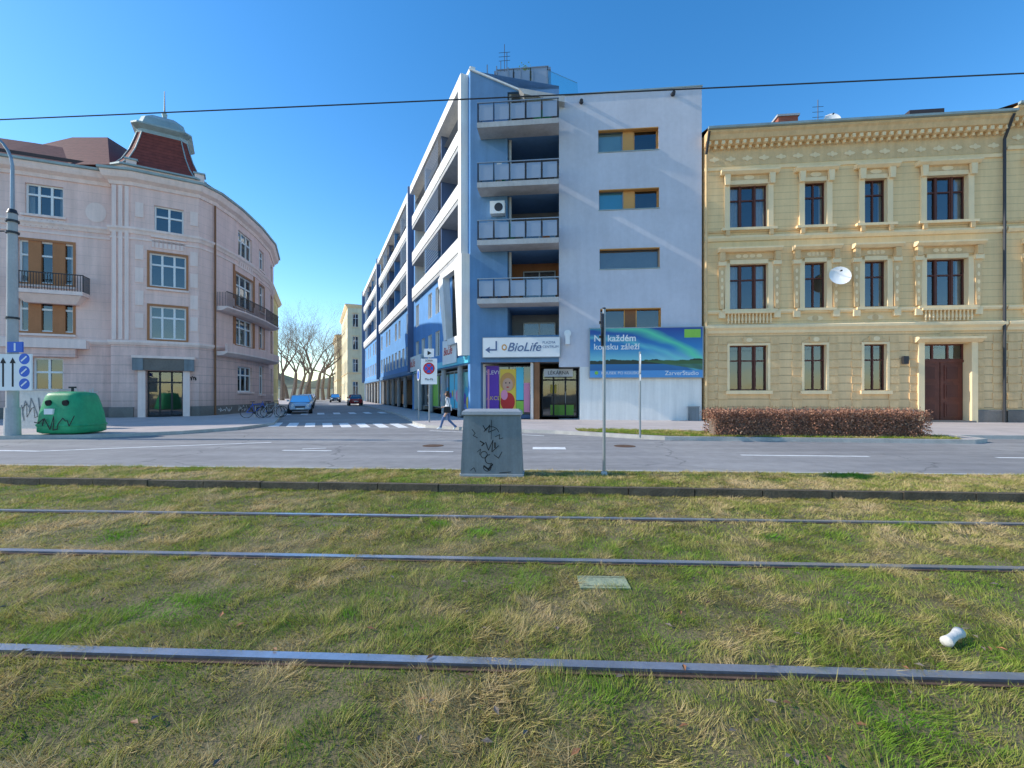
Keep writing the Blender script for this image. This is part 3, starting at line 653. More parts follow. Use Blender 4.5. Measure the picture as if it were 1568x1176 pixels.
A.box('penthouse','soffit',FB,FBu(750),FBu(835),-7.5,-3.6,18.75,21.9); A.box('penthouse_roof','metal_grey',FB,FBu(745),FBu(842),-7.7,-3.0,21.9,22.05)
A.window(FB,FBu(758),FBu(812),19.6,21.4,-3.57,'metal_grey',4,0,.06,.5,room=False)
for i,uu in enumerate((FBu(742),FBu(757),FBu(775),FBu(795),FBu(815),FBu(838))):
    A.box('terrace_posts','metal_grey',FB,uu-.03,uu+.03,-1.0,-.94,18.6,20.95-i*.12)
rail(A,FB,FBu(757),FBu(838),-1.0,19.5,1.1,'rail_panel',1.0)
A.prism('glass_windbreak','glass_terrace',FB,[(FBu(836),19.0),(FBu(888),18.9),(FBu(886),19.9),(FBu(837),20.8)],-1.55,-1.5)
for px,h in ((766,22.9),(760,21.9),(770,22.4)):
    A.tube('aerials','metal_dark',FB.p(FBu(px),-2,19),FB.p(FBu(px),-2,h),.018)
for dz in (0,.25,.5): A.tube('aerials','metal_dark',FB.p(FBu(766)-.35,-2,21.9+dz),FB.p(FBu(766)+.35,-2,21.9+dz),.012)
c0=FB.p(uL,0,0); FS=Fr((c0.x,c0.y),(.4004,-.9163))
ops=[]; wl=[]
units=[(-16.5,0),(-40,-16.5),(-62,-40)]
for a,b in units:
    ops.append((a+.8,b-.9,9.9,19.3,2.2)); ops.append((a+.4,b-.4,.12,3.3,2.8))
    n=int((b-a-1.5)/2.4)
    for i in range(n):
        u=a+1.2+i*(b-a-2.2)/n
        for r,(z0,z1) in enumerate(((4.3,6.1),(7.4,9.3))):
            if r==0 or (i%3!=1): wl.append((u,u+1.25,z0,z1))
wl=[w for w in wl if w[1]<-6.2]
A.wall('street_wall','blue_bright',FS,-62,0,.12,20,ops+[(*w,.22) for w in wl],0,.22,'white_render')
for w in wl: A.window(FS,*w,-.18,'white_paint',2,0,.07,.5)
for a,b in units:
    A.face('street_loggia_back','blue_wall',[FS.p(a+.8,-2.2,9.9),FS.p(b-.9,-2.2,9.9),FS.p(b-.9,-2.2,19.3),FS.p(a+.8,-2.2,19.3)])
    for z in (9.9,13.1,16.3):
        A.box('street_loggia_slabs','concrete',FS,a+.82,b-.92,-2.19,.25,z-.15,z+.12)
        n=int((b-a)/4.2)
        for i in range(n):
            p=a+.9+i*(b-a-1.9)/n; q=p+(b-a-1.9)/n
            A.box('street_parapets','white_render',FS,p+.06,q-.08,.18,.3,z+.12,z+.95)
            A.box('street_dividers','dark_blue' if i%2 else 'blue_bright',FS,q-.07,q+.05,-2.15,.16,z+.12,z+3.05)
            A.window(FS,p+.5,q-.5,z+.2,z+2.5,-2.15,'orange_panel' if i%3==0 else 'metal_grey',2,0,.08,.3,room=False)
            if i%3==1:
                for kk in range(9): A.box('louvre_screen','metal_grey',FS,p+.2,q-.2,.31,.34,z+1.15+kk*.2,z+1.2+kk*.2)
    A.box('street_frames','white_render',FS,a+.8,b-.35,.003,.45,19.3,19.95)
    A.box('street_frames','white_render',FS,b-.9,b-.35,.003,.448,9.6,19.3)
    A.box('street_fins','dark_blue',FS,a-.12,a+.12,-.1,.5,3.5,20.3)
    for i in range(int((b-a)/4)):
        u=a+1.5+i*4; A.tube('arcade_columns','concrete',FS.p(u,-.35,.12),FS.p(u,-.35,3.3),.2,.2,14)
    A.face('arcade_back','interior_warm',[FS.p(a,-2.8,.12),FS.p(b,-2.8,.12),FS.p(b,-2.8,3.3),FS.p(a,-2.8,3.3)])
    A.box('fascia_band','cyan' if b==0 else 'blue_wall',FS,a+.5,b-.05,.005,.12,3.35,3.75)
A.prism('slanted_frame','white_render',FS,[(-.05,3.76),(-.75,3.76),(-1.6,9.55),(-.05,9.55)],.003,.5)
A.prism('slanted_frame','white_render',FS,[(-3.4,5.0),(-4.1,5.0),(-5.6,9.3),(-4.5,9.58)],.003,.46)
A.prism('slanted_frame','white_render',FS,[(-.8,9.0),(-1.55,9.58),(-5.2,9.58),(-5.3,9.2)],.003,.43)
A.prism('slanted_frame','white_render',FS,[(-.8,5.0),(-3.4,5.0),(-3.4,4.6),(-.8,4.6)],.003,.43)
A.box('corner_glazing','interior',FS,-3.6,-1.4,.002,.02,5.0,9.2)
A.window(FS,-15.5,-.5,.5,3.1,-.5,'metal_grey',7,0,.08,0)
for i,(a,b,m) in enumerate(((-3.2,-.6,'poster_shop'),(-6.0,-3.6,'cyan'),(-8.5,-6.4,'poster_shop'),(-11.5,-9,'lime'))): A.box('window_vinyls',m,FS,a,b,-.49,-.47,.6,2.9)
for i in range(14): 
    u=-.8-i*.55; A.disc('vinyl_shapes',random.choice(['pink','yellow','lime','purple','white_paint','red_paint']),FS,u,random.uniform(1,2.6),-.462+i*.001,random.uniform(.15,.4),random.uniform(.15,.4),10)
A.box('side_sign','white_paint',FS,-5.4,-2.2,.13,.2,3.5,5.1); A.text('BioLife','red_paint',FS,-5.1,.21,4.1,.75,'LEFT',.01,.3)
A.box('side_sign','white_paint',FS,-17.5,-12,.2,.3,3.5,4.8); A.text('BioLife','red_paint',FS,-17,.31,3.9,1.0,'LEFT',.01,.3)
pz=[FS.p(0,0,0),FS.p(-62,0,0),FS.p(-62,-13,0)]
A.face('main_roof','concrete',[Vector((q.x,q.y,18.58)) for q in pz]+[FB.p(uG,-13,18.58),FB.p(uG,-.3,18.58)])
A.box('roof_edge','white_render',FS,-62,0,-.3,-.002,20.0,20.25)
for i in range(6): A.box('attic_storey','white_render',FS,-60+i*9,-54+i*9,-6,-2.5,18.6,21.2+(.5 if i%2 else 0))
A.face('end_wall','blue_wall',[FS.p(-62,0,0),FS.p(-62,-13,0),FS.p(-62,-13,20),FS.p(-62,0,20)])
A.face('rear_wall','blue_wall',[FS.p(-62,-13,0),FB.p(uR,-14,0),FB.p(uR,-14,18.6),FS.p(-62,-13,18.6)])
A.done()
def bush(name,c,r,n,mat='grass_blades',seed=0):
    rs=np.random.RandomState(seed); P=rs.normal(0,.45,(n,3))*r; V=[];Fc=[]
    for i,p in enumerate(P):
        a=rs.normal(0,1,3); a/=np.linalg.norm(a); b=np.cross(a,rs.normal(0,1,3)); b/=np.linalg.norm(b); s=.12*r
        V+= [tuple(c[j]+p[j]+a[j]*s for j in range(3)),tuple(c[j]+p[j]-a[j]*s for j in range(3)),tuple(c[j]+p[j]+b[j]*s*1.6 for j in range(3))]; Fc.append((3*i,3*i+1,3*i+2))
    me=bpy.data.meshes.new(name); me.from_pydata(V,[],Fc); a=me.attributes.new('tint','FLOAT','POINT'); a.data.foreach_set('value',[.2]*len(V)); a=me.attributes.new('rnd','FLOAT','POINT'); a.data.foreach_set('value',list(np.repeat(rs.rand(n)*.3,3)))
    me.materials.append(MATS[mat]); o=bpy.data.objects.new(name,me); sc.collection.objects.link(o)
for i,(px,z,r) in enumerate(((742,20.2,.3),(800,20.6,.4),(808,20.4,.3),(893,18.6,.3))): bush('roof_terrace_shrub',FB.p(FBu(px),-1.4,z),r,260,seed=i)
Bb=Ob('billboard'); a,b,z0,z1=FB.rect(903,503,1074,578)
Bb.box('frame','metal_grey',FB,a-.05,b+.05,.06,.2,z0-.05,z1+.05); Bb.uvquad('poster','poster_landscape',FB,a,b,z0,z1,.206)
Bb.text('Na každém','white_paint',FB,a+.2,.212,z1-.7,.5,'LEFT',.008); Bb.text('kousku záleží','white_paint',FB,a+.2,.212,z1-1.15,.46,'LEFT',.006)
Bb.box('green_label','lime',FB,b-.95,b-.1,.208,.212,z1-.55,z1-.1); Bb.text('ZarverStudio','white_paint',FB,b-.2,.212,z0+.12,.33,'RIGHT'); Bb.disc('logo','lime',FB,a+.35,z0+.25,.211,.1,.1); Bb.text('KOUSEK PO KOUSKU','white_paint',FB,a+.6,.212,z0+.17,.22)
Bb.done()
bx=Ob('street_cabinet'); bx.box('body','cabinet_grey',FB,-.75,-.25,.06,.35,.12,.85); bx.box('lid','metal_grey',FB,-.78,-.22,.05,.38,.85,.9); bx.done()

# ------------------------------------------------------------ left pink building
P_=[(-42,21.0),(-29.3,25.4),(-24.6,27.35),(-24.25,26.85),(-23.1,27.15),(-20.35,28.85),(-20.1,30.0),(-20.25,32.4),(-20.85,36.0),(-21.9,40.0),(-23.9,44.5)]
Lb=Ob('corner_apartment_house')
fBc=seg(P_[1],P_[2]); fT=seg(P_[4],P_[5]); fR=seg(P_[7],P_[8]); Ht=14.9
segs=[seg(P_[i],P_[i+1]) for i in range(len(P_)-1)]
specs={}
specs[1]=[fBc.rect(50,548,97,612),fBc.rect(28,456,112,508),fBc.rect(28,370,112,434),fBc.rect(38,283,97,330)]
specs[4]=[fT.rect(229,470,285,520),fT.rect(229,390,285,440),fT.rect(236,318,281,364)]
specs[7]=[fR.rect(364,562,386,600),fR.rect(361,490,387,530),fR.rect(361,425,387,472),fR.rect(365,360,386,398)]
specs[0]=[(c-1.1,c+1.1,z0,z1) for c in (1.5,5,8.8) for z0,z1 in ((1.5,3.9),(5.4,7.4),(8.6,10.7),(12.0,13.9))]
specs[8]=[(1.2,2.6,z0,z1) for z0,z1 in ((1.5,3.9),(5.4,7.4),(8.6,10.7),(12.0,13.7))]
specs[9]=[(1.8,3.2,z0,z1) for z0,z1 in ((1.5,3.9),(5.4,7.4),(8.6,10.7),(12.0,13.7))]
door=fT.rect(224,568,280,636)
for i,f in enumerate(segs):
    op=list(specs.get(i,[])); allop=op+([(door[0],door[1],.12,door[3],.6)] if i==4 else [])
    Lb.wall('ground_floor_wall','pink_base',f,0,f.len,.12,4.7,[o for o in allop if o[3]<4.9],0,.25)
    Lb.wall('upper_wall','pink_stucco',f,0,f.len,4.7,Ht,[o for o in allop if o[3]>=4.9],0,.25)
    for o in op:
        a,b,z0,z1=o[:4]; w=b-a
        cols=3 if w>1.6 else 2
        Lb.window(f,a,b,z0,z1,-.2,'white_paint',cols,.66,.09,.55)
        if z0>4.9 and z1<12:
            e=.12
            Lb.box('orange_surrounds','orange_wall',f,a-e,a,-.02,.03,z0-e,z1+e); Lb.box('orange_surrounds','orange_wall',f,b,b+e,-.02,.03,z0-e,z1+e); Lb.box('orange_surrounds','orange_wall',f,a,b,-.02,.03,z1,z1+e); Lb.box('orange_surrounds','orange_wall',f,a,b,-.02,.028,z0-e,z0)
            if i==1:
                for q in (a+w*.28,a+w*.72): Lb.box('orange_piers','orange_wall',f,q-.28,q+.28,-.24,-.06,z0,z1)
        Lb.box('window_sills','pink_trim',f,a-.15,b+.15,-.02,.13,z0-.13 if not(z0>4.9 and z1<12) else z0-.25,z0-.005 if not(z0>4.9 and z1<12) else z0-.125)
        if z1>12: Lb.box('upper_aprons','pink_trim',f,a-.1,b+.1,-.02,.05,z0-.75,z0-.2); [Lb.box('apron_flutes','pink_base',f,a+k_*w/7,a+k_*w/7+.06,.05,.07,z0-.7,z0-.25) for k_ in range(8)]
PP=P_
Lb.sweep('plinth','plinth_stone',PP[:5],[(-.05,0),(-.05,.75),(.08,.75),(.1,.7),(.1,0)]); Lb.sweep('plinth','plinth_stone',[tuple(fT.p(door[1]+.4,0,0).xy)]+PP[5:],[(-.05,0),(-.05,.75),(.08,.75),(.1,.7),(.1,0)])
Lb.sweep('string_course','pink_trim',PP,[(-.05,4.55),(.06,4.55),(.16,4.7),(.16,4.82),(-.05,4.85)])
Lb.sweep('storey_course','pink_trim',PP,[(-.05,11.35),(.05,11.35),(.1,11.5),(.18,11.6),(.18,11.72),(-.05,11.75)])
Lb.sweep('storey_course_low','pink_trim',PP,[(-.05,11.0),(.05,11.0),(.05,11.12),(-.05,11.14)])
Lb.sweep('main_cornice','pink_trim',PP,[(-.05,14.25),(.08,14.25),(.14,14.45),(.38,14.6),(.45,14.75),(.5,14.95),(-.05,15.0)])
Lb.sweep('gutter','zinc',PP,[(.45,14.95),(.61,14.97),(.62,15.1),(.45,15.08)])
f3=segs[3]
for u in (.1,.42,.74): Lb.box('pilaster_ribs','pink_trim',f3,u,u+.2,0,.09,4.85,14.2)
for zz in (5.6,7,8.4,9.8,12.4): Lb.box('tower_bands','pink_trim',fT,.05,.45,0,.05,zz,zz+.9); Lb.box('tower_bands','pink_trim',fT,fT.len-.45,fT.len-.05,0,.05,zz,zz+.9)
Lb.disc('medallion','pink_trim',segs[1],fBc.u(147),12.6,.02,.5,.6)
rp=[P_[0],P_[1],P_[2],P_[5],P_[7],P_[8],P_[9],P_[10]]
Lb.sweep('main_roof','roof_brown',rp,[(.3,15.03),(-3.0,17.5),(-4.2,17.6)],False)
Lb.sweep('snow_guard','roof_dark',rp,[(-.2,15.5),(-.2,15.7),(-.22,15.7),(-.22,15.5)])
inner=[(-42,26),(-29,30.5),(-27,33),(-25,38),(-26,44),(-42,44)]
Lb.face('roof_flat','roof_dark',[(x,y,17.4) for x,y in inner])
Lb.face('rear_wall','pink_stucco',[(-42,21,0),(-42,44.5,0),(-42,44.5,15.5),(-42,21,15.5)]); Lb.face('rear_wall','pink_stucco',[(-42,44.5,0),(-23.9,44.5,0),(-23.9,44.5,15.5),(-42,44.5,15.5)])
c=Vector((-28.7,31.0,0)); 
Lb.rings('hip_roof','roof_brown',[[c+Vector((sx*wx,sy*wy,z)) for sx,sy in ((-1,-1),(1,-1),(1,1),(-1,1))] for wx,wy,z in ((4.6,4.4,15.3),(1.2,.8,19.0))])
tc=fT.p(fT.len/2,0,0)-fT.n*1.9+fT.d*(-.35); fq=Fr((tc.x,tc.y),fT.d)
def sqr(h,z,cut=.22):
    a=[]
    for u,v in ((-1+cut,-1),(1-cut,-1),(1,-1+cut),(1,1-cut),(1-cut,1),(-1+cut,1),(-1,1-cut),(-1,-1+cut)): a.append(fq.p(u*h,v*h,z))
    return a
TR=((2.25,15.4),(1.9,15.95),(1.6,16.7),(1.38,17.5),(1.25,18.05))
Lb.rings('tower_drum','pink_trim',[sqr(2.25,14.9),sqr(2.25,15.3)]); Lb.rings('tower_eave','zinc',[sqr(2.4,15.3),sqr(2.4,15.4)])
Lb.rings('tower_roof','roof_red',[sqr(h,z) for h,z in TR])
for i in range(8): Lb.path('tower_hips','zinc',[sqr(h+.02,z)[i] for h,z in TR],.035)
Lb.rings('tower_lantern','zinc',[sqr(1.27,18.0),sqr(1.3,18.2),sqr(1.55,18.42),sqr(1.55,18.52),sqr(1.25,18.64)])
Lb.rings('tower_cap','zinc',[sqr(1.25,18.64),sqr(1.08,19.15),sqr(.7,19.5),sqr(.2,19.65)])
Lb.tube('spire','metal_dark',fq.p(0,0,19.6),fq.p(0,0,21.6),.05,.02); Lb.rings('finial','zinc',[[fq.p(r*math.cos(t),r*math.sin(t),z) for t in [j*.785 for j in range(8)]] for r,z in ((.22,19.6),(.12,19.85),(.16,20.05),(.05,20.25))])
for u in (-.1,fT.len+.05):
    Lb.box('parapet_posts','pink_trim',fT,u-.25,u+.25,-.3,.3,15.0,15.7); Lb.box('parapet_posts','zinc',fT,u-.32,u+.32,-.37,.37,15.7,15.8)
da,db,_,dz=door; Lb.window(fT,da,db,.15,dz,-.55,'metal_dark',3,.75,.08,0)
for u in (da-.38,db+.02): Lb.box('portal_pilasters','pink_trim',fT,u,u+.36,0,.22,.12,dz)
Lb.box('portal_lintel','plinth_stone',fT,da-.55,db+.55,0,.35,dz+.02,dz+.75); Lb.box('portal_cap','pink_trim',fT,da-.65,db+.65,0,.45,dz+.75,dz+.9); Lb.box('portal_shields','cabinet_grey',fT,da-.62,da-.1,.36,.4,dz+.0,dz+.9); Lb.box('portal_shields','cabinet_grey',fT,db+.1,db+.62,.36,.4,dz+.0,dz+.9)
def balcony(fr,u0,u1,z,dep=.9,base=True):
    Lb.box('balcony_slab','pink_trim',fr,u0,u1,.0,dep,z-.22,z)
    if base: Lb.rings('balcony_corbel','pink_trim',[[fr.p(a,v,zz) for a,v in ((u0+k_,0),(u1-k_,0),(u1-k_,dd),(u0+k_,dd))] for k_,dd,zz in ((.1,dep-.1,z-.23),(.5,dep-.5,z-.7))])
    n=int((u1-u0)/.12); vv=dep-.05
    for i in range(n+1): q=u0+(u1-u0)*i/n; Lb.box('balcony_railing','metal_dark',fr,q-.012,q+.012,vv-.012,vv+.012,z,z+.95)
    Lb.box('balcony_handrail','metal_dark',fr,u0-.02,u1+.02,vv-.03,vv+.03,z+.95,z+1.0)
    for q in (u0+.03,u1-.03):
        for i in range(8): v2=dep*i/8; Lb.box('balcony_railing','metal_dark',fr,q-.012,q+.012,v2,v2+.02,z,z+.95)
        Lb.box('balcony_handrail','metal_dark',fr,q-.02,q+.02,0,dep,z+.955,z+.99)
za=fBc.z(80,448); balcony(fBc,fBc.u(26),fBc.u(138),za,.9)
zb=fBc.z(60,520); Lb.box('bay_ledge','pink_trim',fBc,fBc.u(5),fBc.u(138),0,.5,zb-.5,zb); Lb.box('bay_ledge_low','pink_base',fBc,fBc.u(-10),fBc.u(120),0,.35,zb-1.0,zb-.51)
bp=[P_[6],P_[7],P_[8],P_[9]]
for py in (484,545):
    z=fR.z(374,py)
    Lb.sweep('curved_balcony','pink_trim',bp,[(0,z-.3),(.5,z-.28),(.85,z-.1),(.85,z),(0,z)])
    if py<500:
        Lb.sweep('curved_handrail','metal_dark',bp,[(.78,z+.95),(.78,z+1.0),(.83,z+1.0),(.83,z+.95)])
        for a_,b_ in zip(bp[:-1],bp[1:]):
            ff=seg(a_,b_); n=int(ff.len/.12)
            for i in range(n): Lb.box('balcony_railing','metal_dark',ff,i*.12,i*.12+.02,.79,.81,z,z+.95)
        for kk in range(8): Lb.box('balcony_railing','metal_dark',segs[6],0,.02,kk*.1,kk*.1+.02,z,z+.95)
    else: Lb.sweep('curved_parapet','pink_stucco',bp,[(.7,z),(.7,z+.5),(.84,z+.5),(.84,z)])
for z0,z1 in ((5.2,7.9),(8.5,11.0)):
    for f in (segs[7],): Lb.box('orange_recess','orange_wall',f,fR.u(357),fR.u(361)-.13,0,.02,z0,z1); Lb.box('orange_recess','orange_wall',f,fR.u(387)+.13,fR.len,0,.02,z0,z1)
Lb.tube('downpipe','metal_dark',P_[2]+(.1,),P_[2]+(14.3,),.06); Lb.tube('downpipe','brown_tile',(P_[6][0]+.12,P_[6][1]-.1,.1),(P_[6][0]+.12,P_[6][1]-.1,14.2),.06)
def tag(O,fr,u,z,w,h,v,seed,mat='black_paint',wd=.04,n=14):
    rs=random.Random(seed); pts=[(u+w*i/n+rs.uniform(-.08,.08)*w,z+rs.uniform(0,h)) for i in range(n+1)]; O.scrib('graffiti',mat,fr,pts,v,wd)
tag(Lb,segs[1],1.6,.25,1.6,.5,.11,1,'white_paint'); tag(Lb,segs[7],.4,.25,1.6,.45,.11,2,'white_paint'); tag(Lb,segs[6],.3,.3,1.5,.35,.11,3,'white_paint'); tag(Lb,segs[4],2.7,2.4,.4,.3,.02,4); tag(Lb,segs[0],8,.9,3,1.2,.02,5,'cabinet_grey',.06)
tag(Lb,segs[1],.2,.9,2.2,.9,.02,6,'cabinet_grey',.05); tag(Lb,segs[1],3.4,1.2,1.0,.7,.02,8,'curtain',.05)
Lb.tube('aerial','metal_dark',(-26,33,17),(-26,33,19.6),.025); Lb.done()

# ------------------------------------------------------------ further houses
def simple_house(name,o,d,w,h,depth,mat,cols,rows,roofm='roof_red',fm='white_paint'):
    f=Fr(o,d); S=Ob(name); ops=[]; st=(h-1.2)/rows; bw=w/cols
    for i in range(cols):
        for r in range(rows):
            c=(i+.5)*bw; z=.9+r*st+.4; ops.append((c-.55,c+.55,z,z+st*.58))
    S.wall('facade',mat,f,0,w,.1,h,ops,0,.2)
    for o_ in ops: S.window(f,*o_,-.16,fm,2,.66,.07,.4); S.box('window_trim','beige_trim',f,o_[0]-.15,o_[1]+.15,.0,.1,o_[3]+.05,o_[3]+.25); S.box('sills','beige_trim',f,o_[0]-.12,o_[1]+.12,0,.1,o_[2]-.12,o_[2]-.01)
    f2=Fr(f.p(0,-depth,0).xy,f.n); ops2=[]
    nn=max(1,int(depth/3)); 
    for i in range(nn):
        for r in range(rows):
            c=(i+.5)*depth/nn; z=.9+r*st+.4; ops2.append((c-.5,c+.5,z,z+st*.55))
    S.wall('side_facade',mat,f2,0,depth,.1,h,ops2,0,.2)
    for o_ in ops2: S.window(f2,*o_,-.16,fm,2,.66,.07,.4)
    S.face('rear',mat,[f.p(0,-depth,0),f.p(w,-depth,0),f.p(w,-depth,h),f.p(0,-depth,h)]); S.face('side',mat,[f.p(w,0,0),f.p(w,-depth,0),f.p(w,-depth,h),f.p(w,0,h)])
    ln=[tuple(f.p(0,-depth,0).xy),tuple(f.p(0,0,0).xy),tuple(f.p(w,0,0).xy)]
    S.sweep('cornice','beige_trim',ln,[(-.05,h-.6),(.1,h-.6),(.4,h-.2),(.5,h),(-.05,h+.05)])
    for zz in (st+1.0,): S.sweep('string','beige_trim',ln,[(-.05,zz),(.12,zz),(.15,zz+.2),(-.05,zz+.25)])
    a=[f.p(-.4,.4,h+.05),f.p(w+.4,.4,h+.05),f.p(w+.4,-depth-.4,h+.05),f.p(-.4,-depth-.4,h+.05)]; b=[f.p(2.5,-depth/2+.2,h+1.6),f.p(w-2.5,-depth/2+.2,h+1.6),f.p(w-2.5,-depth/2-.2,h+1.6),f.p(2.5,-depth/2-.2,h+1.6)]
    S.rings('roof',roofm,[a,b]); S.done()
sdir=Vector((-.4004,.9163))
q=Vector((-32.6,88.0))
simple_house('cream_corner_house',(q.x,q.y),(.9163,.4004),12,19.2,24,'cream_house',4,4)
e2=q+sdir*28
simple_house('cream_corner_house',(e2.x-1,e2.y),(.9163,.4004),12,16.5,22,'cream_house',4,4)
def house_left(name,p,L_,h,mat):
    f=Fr((p.x,p.y),(-.4004,.9163)); S=Ob(name); ops=[]; n=int(L_/3)
    for i in range(n):
        for r in range(4): c=(i+.5)*L_/n; z=1.6+r*3.0; ops.append((c-.55,c+.55,z,z+1.8))
    S.wall('facade',mat,f,0,L_,.1,h,ops,0,.2)
    for o_ in ops: S.window(f,*o_,-.16,'white_paint',2,.66,.07,.3)
    S.face('gable',mat,[f.p(0,0,0),f.p(0,-11,0),f.p(0,-11,h),f.p(0,-5.5,h+3),f.p(0,0,h)])
    S.face('roof','roof_red',[f.p(-.2,.4,h),f.p(L_,.4,h),f.p(L_,-5.5,h+3),f.p(-.2,-5.5,h+3)]); S.face('roof','roof_red',[f.p(-.2,-11.4,h),f.p(L_,-11.4,h),f.p(L_,-5.5,h+3),f.p(-.2,-5.5,h+3)])
    S.sweep('cornice','beige_trim',[tuple(f.p(0,0,0).xy),tuple(f.p(L_,0,0).xy)],[(-.05,h-.5),(.15,h-.5),(.45,h-.1),(.45,h),(-.05,h+.02)]); S.done()
house_left('yellow_townhouse',Vector((-25.2,45.5)),15,13.5,'yellow_house')

# ------------------------------------------------------------ distance
def hill():
    n=60; V=[];Fc=[]
    for i in range(n+1):
        x=-320+i*10
        for j in range(7):
            t=j/6; h=34*math.sin(t*math.pi/2)*(0.65+.25*math.sin(i*.23+1)+.1*math.sin(i*.7)); V.append((x,230+j*25,h-1))
    for i in range(n):
        for j in range(6): a=i*7+j; Fc.append((a,a+1,a+8,a+7))
    me=bpy.data.meshes.new('hill'); me.from_pydata(V,[],Fc); me.materials.append(MATS['hill_green']); o=bpy.data.objects.new('hill',me); sc.collection.objects.link(o)
hill()
def tree(name,loc,h,seed,levels=6,spread=.5):
    rs=random.Random(seed); V=[];Fc=[]
    def seg_(a,b,r0,r1,n):
        ax=(b-a).normalized(); e=ax.orthogonal().normalized(); f=ax.cross(e); k=len(V)
        for c,r in ((a,r0),(b,r1)):
            for i in range(n): t=6.283*i/n; V.append(tuple(c+e*math.cos(t)*r+f*math.sin(t)*r))
        for i in range(n): j=(i+1)%n; Fc.append((k+i,k+j,k+n+j,k+n+i))
    def grow(a,d,L_,r,lv):
        m=2; p=a; dd=d
        for q in range(m):
            dd=(dd+Vector((rs.gauss(0,.12),rs.gauss(0,.12),rs.gauss(.03,.08)))).normalized(); b=p+dd*L_/m
            r2=r*(.85 if q==0 else .72); seg_(p,b,r,r2,6 if lv>3 else 3); 
            if lv>0 and q==0 and lv<levels: 
                dv=(dd+Vector((rs.gauss(0,.7),rs.gauss(0,.7),rs.gauss(.1,.3)))).normalized(); grow(b,dv,L_*.6,r2*.5,lv-1 if lv<3 else lv-2)
            p=b; r=r2
        if lv<=0: return
        for i in range(3 if lv>1 else 4):
            dv=(dd*.9+Vector((rs.gauss(0,spread),rs.gauss(0,spread),rs.gauss(.12,.25)))).normalized(); grow(p,dv,L_*rs.uniform(.62,.85),r*rs.uniform(.52,.74),lv-1)
    grow(Vector(loc),Vector((0,0,1)),h*.33,h*.028,levels)
    me=bpy.data.meshes.new(name); me.from_pydata(V,[],Fc); me.materials.append(MATS['bark']); o=bpy.data.objects.new(name,me); sc.collection.objects.link(o); return o
for i,(px,d,h) in enumerate(((432,92,18),(447,100,19),(466,98,20),(485,108,20),(503,122,19),(440,125,21),(474,130,22),(512,135,18),(458,112,19),(495,104,17))):
    tree('bare_tree',((px-CX)/F*d,d,0),h,i,6)
bg=Ob('park_wall'); bg.box('wall','cream_house',Fr((-80,150),(1,0)),0,70,-1,0,0,3.0); bg.box('coping','concrete',Fr((-80,150),(1,0)),0,70,-1.1,.1,3.0,3.15); bg.done()

# ------------------------------------------------------------ hedge
def hedge():
    n=44000; u=np.random.rand(n)*7.0
    w=.5; hh=.82
    nx=np.clip(np.abs(np.random.normal(0,.10,n)),0,.5)
    s=np.random.rand(n)*3; v=np.where(s<1,-w+nx,np.where(s<2,w-nx,np.random.uniform(-w,w,n))); z=np.where(s<2,np.random.uniform(0,hh,n),hh-nx)
    lump=.16*fbm(u*2,v*2+z,2.,31)+.07*fbm(u*3,v*2,5.,33); z=z*(1+lump)+.06*np.random.randn(n); v=v*(1+lump*1.5); u=u+.05*np.random.randn(n)
    o=Vector((6.95,15.75)); d=Vector((.9947,-.08)).normalized(); q=Vector((-d.y,d.x))
    cx=o.x+d.x*u+q.x*v; cy=o.y+d.y*u+q.y*v; cz=.13+np.clip(z,0,2)
    C=np.stack([cx,cy,cz],1); a=np.random.randn(n,3); a/=np.linalg.norm(a,axis=1)[:,None]; b=np.cross(a,np.random.randn(n,3)); b/=np.linalg.norm(b,axis=1)[:,None]
    sz=np.random.uniform(.012,.032,n)[:,None]; P=np.stack([C+a*sz,C-a*sz,C+b*sz*1.8],1)
    me=bpy.data.meshes.new('foliage'); me.from_pydata(P.reshape(-1,3).tolist(),[],np.arange(3*n).reshape(-1,3).tolist())
    at=me.attributes.new('rnd','FLOAT','POINT'); at.data.foreach_set('value',np.repeat(np.random.rand(n),3).astype(np.float32)); me.materials.append(MATS['hedge_leaf'])
    ob=bpy.data.objects.new('foliage',me); sc.collection.objects.link(ob)
    h=Ob('hedge'); f=Fr((o.x,o.y),(d.x,d.y)); h.box('inner_dark_box','bark',f,.15,6.85,-.33,.33,.12,.68); h.kids.append(ob)  # solid dark box added inside the foliage so the hedge is not see-through
    for i in range(420):
        uu=random.uniform(.05,6.95); vv=random.uniform(-.45,.45); h.tube('twigs','brown_tile',f.p(uu,vv,.5),f.p(uu+random.uniform(-.1,.1),vv+random.uniform(-.1,.1),random.uniform(.95,1.2)),.006,.002,4)
    h.done()
hedge()

